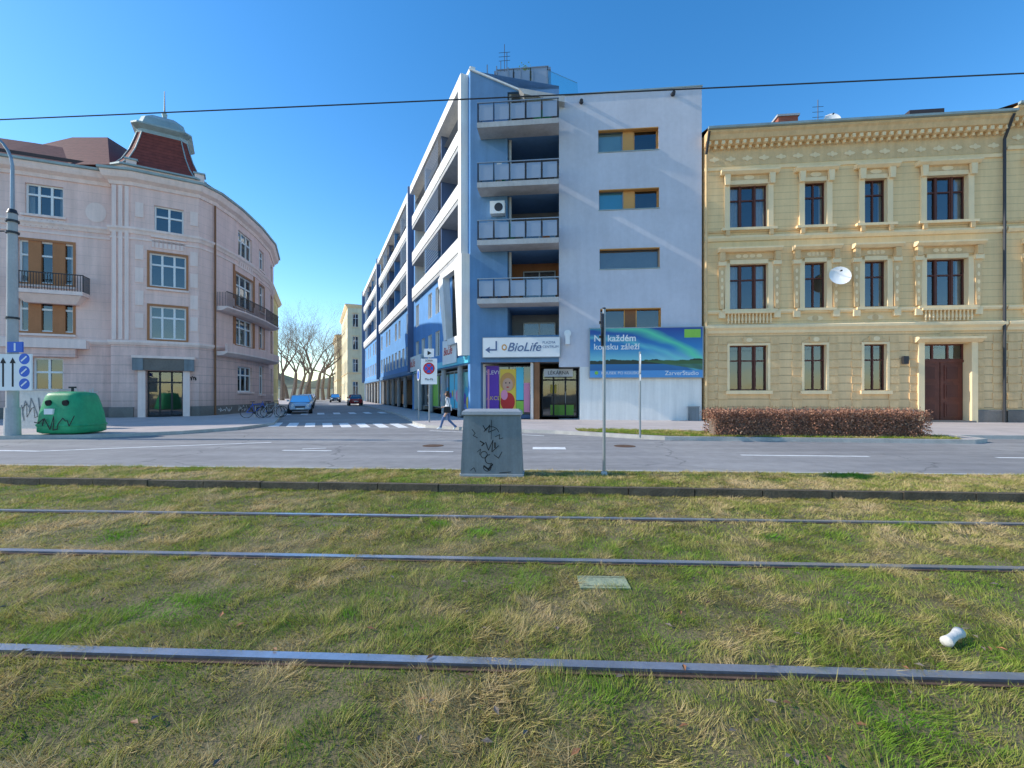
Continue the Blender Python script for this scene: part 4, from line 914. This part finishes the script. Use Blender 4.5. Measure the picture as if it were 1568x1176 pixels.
# ------------------------------------------------------------ street furniture
fc=Fr((-.92,7.95),(.998,-.06)); C=Ob('utility_cabinet')
rr=lambda e,z:[fc.p(e,-0.45+e,z) ,fc.p(1.11-e,-0.45+e,z),fc.p(1.11-e,-e,z),fc.p(e,-e,z)]
C.rings('body','cabinet_grey',[rr(0,.1),rr(.0,.18),rr(.045,1.2)]); C.box('base','concrete',fc,-.02,1.13,-.47,.02,.08,.155)
C.rings('lid','lid_grey',[rr(.02,1.203),rr(.01,1.215),rr(.02,1.27),rr(.08,1.31)])
C.box('door_seam','black_paint',fc,.545,.552,-.04,-.026,.25,1.12); C.box('lock','metal_dark',fc,.60,.63,-.035,-.018,.62,.72)
def gf(pts,w,m='black_paint'):
    for (a,b),(c_,d_) in zip(pts[:-1],pts[1:]):
        t=Vector((c_-a,d_-b)); 
        if t.length<1e-4: continue
        q=Vector((-t.y,t.x)).normalized()*w/2; e=t.normalized()*w*.35
        def pp(x,z): return fc.p(x,-(z-.18)/1.02*.045+.004,z)
        C.face('graffiti',m,[pp(a+q.x-e.x,b+q.y-e.y),pp(c_+q.x+e.x,d_+q.y+e.y),pp(c_-q.x+e.x,d_-q.y+e.y),pp(a-q.x-e.x,b-q.y-e.y)])
def arc(cx,cz,r,a0,a1,n=10,sx=1): return [(cx+sx*r*math.cos(math.radians(a0+(a1-a0)*i/n)),cz+r*math.sin(math.radians(a0+(a1-a0)*i/n))) for i in range(n+1)]
gf([(.40,1.02),(.45,.93),(.52,1.03),(.5,.9),(.62,.95)],.014); gf(arc(.55,.86,.14,160,20),.012); gf([(.35,.74),(.42,.70),(.38,.66)],.02); gf([(.45,.72),(.5,.58),(.58,.76),(.56,.55),(.68,.66)],.013)
gf(arc(.42,.50,.06,0,360),.012); gf(arc(.52,.42,.08,90,300),.014); gf([(.6,.5),(.68,.44),(.74,.55)],.012); gf([(.42,.30),(.5,.24),(.57,.33)],.03); gf(arc(.48,.28,.07,180,400),.012); gf([(.2,.95),(.26,.88),(.22,.84),(.3,.8)],.01); gf([(.3,.55),(.36,.6),(.34,.5)],.01); gf([(.62,.82),(.7,.86),(.69,.78),(.76,.8)],.01); gf([(.18,.22),(.24,.27),(.27,.2)],.01); gf([(.7,.18),(.9,.2)],.012)
C.done()
S=Ob('traffic_sign'); b=((925-CX)/F*8.05,8.05)
S.tube('pole','metal_grey',(b[0],b[1],.1),(b[0],b[1],3.12),.028,.028,12); S.tube('pole_cap','metal_dark',(b[0],b[1],3.12),(b[0],b[1],3.15),.03,.03,12); S.tube('base','concrete',(b[0],b[1],.1),(b[0],b[1],.18),.07,.05,12)
fs=Fr((b[0]-.04,b[1]),(.19,.98)); n=18
S.prism('sign_disc','metal_dark',fs,[(.3*math.cos(2*math.pi*i/n),2.75+.3*math.sin(2*math.pi*i/n)) for i in range(n)],-.015,.015)
S.box('bracket','metal_dark',fs,-.05,.05,-.05,.02,2.6,2.64); S.box('bracket','metal_dark',fs,-.05,.05,-.05,.02,2.86,2.9); S.done()
S=Ob('traffic_sign'); d=15.0; b=((980-CX)/F*d,d)
S.tube('pole','metal_grey',(b[0],b[1],.1),(b[0],b[1],3.0),.035,.035,12); fs=Fr((b[0],b[1]-.05),(.25,.97)); S.prism('sign_disc','white_paint',fs,[(.32*math.cos(2*math.pi*i/n),2.6+.32*math.sin(2*math.pi*i/n)) for i in range(n)],-.012,.012); S.box('plate','white_paint',fs,-.25,.25,-.012,.012,2.02,2.22); S.done()
S=Ob('parking_zone_sign'); d=22.5; bx_=(657-CX)/F*d; fs=Fr((bx_,d),(1,-.1))
S.tube('pole','metal_grey',(bx_,d+.05,.1),(bx_,d+.05,3.9),.035,.035,12)
S.box('board','white_paint',fs,-.42,.42,.0,.03,2.05,3.35); S.disc('ring','red_paint',fs,0,2.85,.034,.3,.3,24); S.disc('ring_inner','blue_paint',fs,0,2.85,.037,.22,.22,24); S.scrib('slash','red_paint',fs,[(-.17,3.02),(.17,2.68)],.04,.06); S.scrib('slash2','red_paint',fs,[(-.17,2.68),(.17,3.02)],.041,.06)
S.text('ZÓNA','black_paint',fs,0,.035,3.2,.14,'CENTER'); S.text('Mo-Pá','black_paint',fs,0,.035,2.25,.16,'CENTER')
S.box('top_board','white_paint',fs,-.26,.26,.0,.03,3.42,3.85); S.disc('top_symbol','black_paint',fs,0,3.63,.035,.14,.14,3); S.done()
S=Ob('traffic_sign'); d=24.5; bx_=(641-CX)/F*d; S.tube('pole','metal_grey',(bx_,d,.1),(bx_,d,2.9),.035,.035,10); fs=Fr((bx_,d-.06),(.4,-.9)); S.prism('sign_disc','white_paint',fs,[(.32*math.cos(2*math.pi*i/n),2.6+.32*math.sin(2*math.pi*i/n)) for i in range(n)],-.012,.012); S.disc('face','blue_paint',fs,0,2.6,.014,.26); S.done()
d=15.6; mx_=(19-CX)/F*d; Pm=Ob('tram_mast'); 
Pm.tube('base_sleeve','concrete',(mx_,d,.1),(mx_,d,1.1),.22,.20,18); Pm.tube('shaft','concrete',(mx_,d,1.1),(mx_,d,7.9),.165,.13,18); Pm.tube('cap','metal_dark',(mx_,d,7.9),(mx_,d,8.05),.15,.1,18)
for z in (2.9,4.2,7.2,7.6): Pm.tube('collar','metal_dark',(mx_,d,z),(mx_,d,z+.07),.18,.18,18)
Pm.tube('lamp_pole','metal_grey',(mx_,d,8.0),(mx_,d,9.6),.06,.05)
pts=[(mx_-1.5*(1-math.cos(t)),d-.1*t,9.6+1.3*math.sin(t)) for t in [i*math.pi/2/8 for i in range(9)]]; Pm.path('lamp_arm','metal_grey',pts,.045,8)
Pm.box('lamp_head','metal_grey',Fr((mx_-2.3,d-.1),(1,0)),0,.85,-.15,.15,10.8,10.93)
Pm.tube('cross_arm','metal_dark',(mx_-.1,d,7.3),(mx_-2.5,d,7.3),.03); Pm.done()
S=Ob('lane_direction_sign'); fs=Fr((mx_+.33,d-.28),(1,-.02))
a0,a1=-.50,.68; z0,z1=HC+(602-598)/F*15.3,HC+(602-542)/F*15.3
S.box('board','white_paint',fs,a0,a1,-.02,.02,z0,z1)
for i,uu in enumerate((-.32,0.02)): S.scrib('arrow','black_paint',fs,[(uu,z0+.15),(uu,z1-.28)],.022,.07); S.prism('arrow_head','black_paint',fs,[(uu-.11,z1-.32),(uu+.11,z1-.32),(uu,z1-.12)],.021,.024)
for zz in (z0+.23,z0+.66,z0+1.09): S.disc('blue_disc','blue_paint',fs,.43,zz,.022,.19,.19,22); S.scrib('disc_arrow','white_paint',fs,[(.33,zz-.07),(.5,zz+.08)],.026,.05)
S.box('top_board','blue_paint',fs,-.18,.36,-.02,.02,z1+.06,z1+.42); S.scrib('top_arrow','white_paint',fs,[(.09,z1+.12),(.09,z1+.36)],.022,.06)
S.tube('bracket','metal_dark',fs.p(-.28,-.02,z1-.3),fs.p(-.30,-.2,z1-.3),.03); S.tube('bracket','metal_dark',fs.p(-.28,-.02,z0+.3),fs.p(-.30,-.2,z0+.3),.03); S.done()
W=Ob('tram_contact_wire'); pts=[]
for i in range(41):
    x=-45+i*2.2; y=5.85-.068*x; pts.append((x,y,5.50+.14*((x)/14)**2*.25)) 
W.path('wire','metal_dark',pts,.009,6); W.done()
d=16.3; cx=(111-CX)/F*d; R=Ob('recycling_container'); 
def ring(h,z,n=28,p=4.5):
    r=[]
    for i in range(n):
        t=2*math.pi*i/n+.2; c,s_=math.cos(t),math.sin(t); k_=.87*h/((abs(c)**p+abs(s_)**p)**(1/p)); r.append((cx+k_*c,d+k_*s_*.75,z))
    return r
R.rings('body','container_green',[ring(h,z) for h,z in ((.85,.16),(1.0,.22),(1.0,.45),(.93,.9),(.84,1.25),(.76,1.5),(.68,1.6),(.35,1.66))]); R.smooth.add('body')
R.rings('rim','container_green',[ring(1.02,.42),ring(1.04,.46),ring(1.02,.5)])
R.tube('hook','metal_dark',(cx,d,1.6),(cx,d,1.82),.04); R.box('hook_plate','metal_dark',Fr((cx-.12,d),(1,0)),0,.24,-.03,.03,1.78,1.84)
for s_ in (-1,1): R.tube('fill_hole','black_paint',(cx+s_*.3,d-.48,1.26),(cx+s_*.3,d-.58,1.24),.11,.11,16)
R.box('label','white_paint',Fr((cx-.35,d-.645),(1,0)),0,.3,-.06,.02,.85,1.05)
fr2=Fr((cx-.8,d-.675),(1,0)); tag(R,fr2,.15,.3,1.3,.5,.02,11,'black_paint',.035,18)
R.done()
U2=Ob('utility_cabinet'); f=Fr(((30-CX)/F*18.5,18.5),(1,-.05)); U2.box('body','curtain',f,0,1.7,-.5,0,.12,1.7); U2.box('lid','concrete',f,-.04,1.74,-.54,.04,1.7,1.78); tag(U2,f,.1,.3,1.4,1.2,.01,12,'cabinet_grey',.05,20); tag(U2,f,.2,.4,1.3,.8,.014,14,'black_paint',.02,14); U2.done()
Ld=Ob('inspection_cover'); f=Fr((.56,3.72),(1,-.03)); Ld.box('slab','conc_lid',f,0,.41,-.14,.1,-.02,.014); Ld.box('inset','kerb_dark',f,.03,.38,-.115,-.11,.013,.016); Ld.box('inset','kerb_dark',f,.03,.38,.06,.065,.013,.016); Ld.done()
Lt=Ob('plastic_cup'); a=Vector((2.72,2.78,.042)); b=Vector((2.90,2.87,.062))
ax=(b-a).normalized(); e=ax.orthogonal().normalized(); g=ax.cross(e)
Lt.rings('cup','curtain',[[a+ax*t+e*math.cos(q)*r+g*math.sin(q)*r for q in [i*math.pi/8 for i in range(16)]] for t,r in ((0,.005),(0,.034),(.02,.032),(.06,.026),(.11,.025),(.15,.029),(.18,.034),(.18,.030),(.16,.027),(.12,.020))]); Lt.smooth.add('cup'); Lt.done()
def bike(loc,ang,mat):
    B=Ob('bicycle'); f=Fr(loc,(math.cos(ang),math.sin(ang)))
    for u in (0,1.05):
        n=20; pts=[f.p(u+.33*math.cos(2*math.pi*i/n),0,.45+.33*math.sin(2*math.pi*i/n)) for i in range(n+1)]; B.path('wheel','tyre',pts,.018,6)
        for i in range(8): B.tube('spokes','metal_grey',f.p(u,0,.45),f.p(u+.32*math.cos(i*.785),0,.45+.32*math.sin(i*.785)),.003,.003,3)
    J={'r':(0,.45),'b':(.42,.42),'s':(.32,.92),'h':(.86,.95),'f':(1.05,.45)}
    for a_,b_ in (('r','b'),('b','s'),('s','h'),('b','h'),('r','s'),('h','f')): B.tube('frame',mat,f.p(J[a_][0],0,J[a_][1]),f.p(J[b_][0],0,J[b_][1]),.017)
    B.tube('seat_post',mat,f.p(.32,0,.92),f.p(.30,0,1.05),.015); B.box('saddle','black_paint',f,.18,.42,-.06,.06,1.05,1.1); B.tube('stem',mat,f.p(.86,0,.95),f.p(.84,0,1.1),.015); B.tube('handlebar','metal_dark',f.p(.84,-.28,1.12),f.p(.84,.28,1.12),.014)
    B.tube('crank','metal_dark',f.p(.42,-.08,.42),f.p(.42,.08,.42),.08,.08,10); B.done()
bike((-15.9,26.6),.5,'blue_paint'); bike((-15.3,27.3),.7,'black_paint'); bike((-14.9,26.4),.9,'metal_grey')
Rk=Ob('bicycle_rack')
for i in range(3): x=-15.6+i*.6; Rk.path('hoop','metal_grey',[(x,27,.12),(x,27,.8),(x,27.5,.8),(x,27.5,.12)],.025)
Rk.done()

# ------------------------------------------------------------ cars
def car(name,loc,head,paint,L_=4.2,Wd=1.74,Hh=1.45):
    Cc=Ob(name); h=Vector(head).normalized(); f=Fr(loc,(h.x,h.y))
    hw=Wd/2; l=L_/2
    st=[(-l,.80,.35,.80),(-l+.12,.93,.25,.92),(-l+.7,1.0,.2,.98),(-.2,1.0,.2,.97),(.6,1.0,.2,.96),(l-.9,.98,.2,.90),(l-.3,.92,.22,.80),(l-.06,.84,.28,.66),(l,.72,.35,.55)]
    rs=[]
    for x,w,zb,zt in st:
        w*=hw; zm=(zb+zt)/2; rs.append([f.p(x,-w*.9,zb),f.p(x,-w,zm-.1),f.p(x,-w*.98,zt-.1),f.p(x,-w*.85,zt),f.p(x,w*.85,zt),f.p(x,w*.98,zt-.1),f.p(x,w,zm-.1),f.p(x,w*.9,zb)])
    Cc.rings('body',paint,rs); Cc.smooth.add('body'); Cc.sub['body']=1
    bot=[f.p(x,y,.9) for x,y in ((-l+.2,-hw*.84),(1.2,-hw*.84),(1.2,hw*.84),(-l+.2,hw*.84))]; top=[f.p(x,y,Hh-.05) for x,y in ((-l+.6,-hw*.68),(.4,-hw*.68),(.4,hw*.68),(-l+.6,hw*.68))]
    Cc.rings('greenhouse','glass_car',[bot,top],False)
    Cc.rings('cabin_interior','interior',[[f.p(x,y,.9) for x,y in ((-l+.35,-hw*.7),(1.0,-hw*.7),(1.0,hw*.7),(-l+.35,hw*.7))],[f.p(x,y,1.12) for x,y in ((-l+.5,-hw*.62),(.5,-hw*.62),(.5,hw*.62),(-l+.5,hw*.62))]])
    Cc.rings('roof',paint,[[f.p(x,y,z) for x,y in ((-l+.58-e,-hw*.69-e),(.42+e,-hw*.69-e),(.42+e,hw*.69+e),(-l+.58-e,hw*.69+e))] for e,z in ((0,Hh-.07),(.0,Hh-.03),(-.12,Hh))])
    for a_,b_ in zip(bot,top): Cc.tube('pillars',paint,a_,b_,.035,.035,6)
    for s_ in (-1,1): Cc.tube('pillars',paint,f.p(-.35,s_*hw*.845,.9),f.p(-.35,s_*hw*.69,Hh-.05),.035,.035,6)
    for x in (-l+.78,l-.8):
        for s_ in (-1,1):
            Cc.tube('wheels','tyre',f.p(x,s_*(hw-.2),.31),f.p(x,s_*(hw+.005),.31),.31,.31,20); Cc.tube('hubcaps','metal_grey',f.p(x,s_*(hw-.0),.31),f.p(x,s_*(hw+.015),.31),.19,.17,14)
            Cc.tube('wheel_arches','black_paint',f.p(x,s_*(hw-.25),.34),f.p(x,s_*(hw-.012),.34),.37,.37,20)
    for s_ in (-1,1):
        Cc.tube('headlights','white_paint',f.p(l-.12,s_*hw*.62,.66),f.p(l-.02,s_*hw*.60,.64),.11,.1,12); Cc.box('mirrors',paint,f,.72,.9,s_*hw*.98-.08 if s_>0 else -hw*.98-.1,s_*hw*.98+.1 if s_>0 else -hw*.98+.08,.95,1.08)
        Cc.box('tail_lights','red_paint',f,-l-.01,-l+.06,s_*hw*.6-.12,s_*hw*.6+.12,.62,.82)
    Cc.box('grille','black_paint',f,l-.04,l+.012,-.35,.35,.48,.6); Cc.box('number_plate','white_paint',f,l,l+.022,-.26,.26,.36,.46); Cc.box('lower_intake','black_paint',f,l-.08,l+.0,-.55,.55,.24,.34); Cc.box('rear_plate','white_paint',f,-l-.02,-l,-.26,.26,.5,.6)
    Cc.done()
kx=lambda y,o:(-17.0-.437*(y-33)+o,y)
car('parked_car',kx(36.0,1.15),(.42,-.9),'paint_lightblue')
car('parked_car',kx(47,1.2),(.40,-.916),'paint_silver'); car('parked_car',kx(54,1.2),(.40,-.916),'paint_dark'); car('parked_car',kx(62,1.2),(.40,-.916),'paint_white'); car('parked_car',kx(70,1.2),(.4,-.916),'paint_dark')
car('parked_car',kx(78,5.6),(.4,-.916),'paint_dark'); car('parked_car',kx(86,1.2),(.4,-.916),'paint_silver')
car('parked_car',kx(58,7.4),(-.4,.916),'paint_red')

# ------------------------------------------------------------ pedestrian
def person(loc,face):
    J={}; E=[]; R_={}
    def j(n,x,y,z,r,r2=None): J[n]=(x,y,z); R_[n]=(r,r2 or r)
    j('pelvis',0,0,.93,.15,.12); j('waist',.01,0,1.08,.125,.10); j('chest',.03,0,1.27,.15,.12); j('neckb',.04,0,1.42,.075); j('neck',.06,0,1.48,.052); j('head',.085,0,1.57,.085,.075); j('crown',.08,0,1.64,.07,.065)
    for s,n in ((1,'L'),(-1,'R')):
        j('hip'+n,0,.09*s,.86,.10)
        if s>0: j('knee'+n,.22,.09,.50,.066); j('ank'+n,.33,.09,.12,.04); j('toe'+n,.49,.09,.09,.033); j('heel'+n,.30,.09,.06,.035)
        else: j('knee'+n,.03,-.09,.48,.066); j('ank'+n,-.30,-.09,.17,.04); j('toe'+n,-.20,-.09,.04,.033); j('heel'+n,-.36,-.09,.16,.033)
        j('sh'+n,.03,.165*s,1.37,.068)
        if s>0: j('elb'+n,-.08,.23,1.12,.05); j('wr'+n,-.04,.24,.90,.032); j('palm'+n,-.02,.24,.83,.03,.02)
        else: j('elb'+n,.02,-.24,1.11,.05); j('wr'+n,.22,-.20,1.02,.032); j('palm'+n,.28,-.19,1.01,.03,.02)
        E.extend([('pelvis','hip'+n),('hip'+n,'knee'+n),('knee'+n,'ank'+n),('ank'+n,'toe'+n),('ank'+n,'heel'+n),('chest','sh'+n),('sh'+n,'elb'+n),('elb'+n,'wr'+n),('wr'+n,'palm'+n)])
        px_,py_,pz_=J['palm'+n]
        for k_ in range(5):
            off=(k_-2)*.017; ln=(.045,.07,.078,.072,.058)[k_]
            if s>0: j(f'f{n}{k_}',px_+off+(.03 if k_==0 else 0)*-1,py_-(.01 if k_ else .02),pz_-ln,.008)
            else: j(f'f{n}{k_}',px_+ln,py_+(.0 if k_ else .02),pz_-off*1.0,.008)
            E.append(('palm'+n,f'f{n}{k_}'))
    E.extend([('pelvis','waist'),('waist','chest'),('chest','neckb'),('neckb','neck'),('neck','head'),('head','crown')])
    names=list(J); me=bpy.data.meshes.new('body'); me.from_pydata([J[n] for n in names],[(names.index(a),names.index(b)) for a,b in E],[])
    ob=bpy.data.objects.new('tmp',me); sc.collection.objects.link(ob); ob.modifiers.new('sk','SKIN')
    sv=me.skin_vertices[0].data
    for i,n in enumerate(names): sv[i].radius=R_[n]; sv[i].use_root=(n=='pelvis')
    sb=ob.modifiers.new('ss','SUBSURF'); sb.levels=2
    dg=bpy.context.evaluated_depsgraph_get(); dg.update(); m2=bpy.data.meshes.new_from_object(ob.evaluated_get(dg)); bpy.data.objects.remove(ob)
    m2.materials.clear()
    for n in ('skin_tone','jacket','jeans','white_paint','hair_brown'): m2.materials.append(MATS[n])
    for p in m2.polygons:
        c=p.center; r=0
        if c.z<.14 and abs(c.y)<.2: r=3
        elif c.z<.97 and abs(c.y)<.19 and c.x<.6 and not(c.z>.75 and c.x>.17): r=2
        elif c.z<1.44: r=1
        if abs(c.y)>.15 and c.z<.91 and c.z>.6 : r=0
        if c.x>.22 and .9<c.z<1.1: r=0
        if c.z>1.47: r=0 if c.x>.11 and c.z<1.64 else 4
        if c.z>1.655: r=4
        p.material_index=r; p.use_smooth=True
    body=bpy.data.objects.new('body',m2); sc.collection.objects.link(body)
    O=Ob('pedestrian')
    def ell(part,mat,c,r,n=12):
        O.rings(part,mat,[[ (c[0]+r[0]*math.sin(a)*math.cos(t),c[1]+r[1]*math.sin(a)*math.sin(t),c[2]+r[2]*math.cos(a)) for t in [i*2*math.pi/n for i in range(n)]] for a in [.15+i*(math.pi-.3)/8 for i in range(9)]]); O.smooth.add(part)
    ell('hair','hair_brown',(.045,0,1.615),(.10,.092,.105)); ell('hair_back','hair_brown',(-.01,0,1.50),(.06,.085,.13)); ell('nose','skin_tone',(.178,0,1.575),(.018,.012,.02)); 
    for s in (-1,1): ell('eye','black_paint',(.158,s*.033,1.60),(.008,.012,.008)); ell('ear','skin_tone',(.08,s*.088,1.585),(.018,.012,.03))
    ell('mouth','red_paint',(.16,0,1.535),(.008,.022,.006))
    O.rings('handbag','black_paint',[[ (x,y,z) for x,y in ((-.16+e,.26),(.14-e,.26),(.14-e,.36),(-.16+e,.36))] for e,z in ((.02,.78),(0,.82),(.02,1.02),(.05,1.05))]); O.path('bag_strap','black_paint',[(-.12,.31,1.04),(-.02,.24,1.38),(.05,.2,1.42),(.1,.31,1.04)],.01)
    O.rings('jacket_hem','jacket',[[ (.005+a*math.cos(t),b*math.sin(t),z) for t in [i*math.pi/8 for i in range(16)]] for a,b,z in ((.135,.165,1.12),(.15,.18,.98),(.155,.185,.86))],False); O.smooth.add('jacket_hem')
    O.kids.append(body); e=O.done(); e.location=(loc[0],loc[1],-.02); e.rotation_euler=(0,0,face); return e
pe=person((-2.75,19.2),math.radians(178))

# ------------------------------------------------------------ light, sky, camera
EL=math.radians(31); S_=Vector((-.9995*math.cos(EL),.035*math.cos(EL),math.sin(EL))).normalized()
sun=bpy.data.lights.new('sun','SUN'); sun.energy=5.0; sun.angle=math.radians(.5); sun.color=(1,.93,.82); so=bpy.data.objects.new('sun',sun); sc.collection.objects.link(so); so.rotation_euler=S_.to_track_quat('Z','Y').to_euler()
w=bpy.data.worlds.new('World'); sc.world=w; w.use_nodes=True; N=w.node_tree.nodes; L=w.node_tree.links; sk=N.new('ShaderNodeTexSky'); sk.sky_type='NISHITA'; sk.sun_disc=False
sk.sun_elevation=math.asin(S_.z); sk.sun_rotation=math.atan2(S_.x,S_.y); sk.air_density=1.0; sk.dust_density=.2; sk.ozone_density=2.0
hs=N.new('ShaderNodeHueSaturation'); hs.inputs['Saturation'].default_value=1.35; hs.inputs['Value'].default_value=1.75; L.new(sk.outputs[0],hs.inputs['Color'])
L.new(hs.outputs[0],N['Background'].inputs[0]); N['Background'].inputs[1].default_value=.15
cam=bpy.data.cameras.new('camera'); co=bpy.data.objects.new('camera',cam); sc.collection.objects.link(co); co.location=(0,0,HC); co.rotation_euler=(math.radians(90),0,0)
cam.sensor_width=36; cam.lens=36*F/1568; cam.shift_y=14/1568; cam.clip_end=3000; cam.clip_start=.05; sc.camera=co
sc.view_settings.view_transform='Standard'; sc.view_settings.look='None'; sc.view_settings.exposure=0
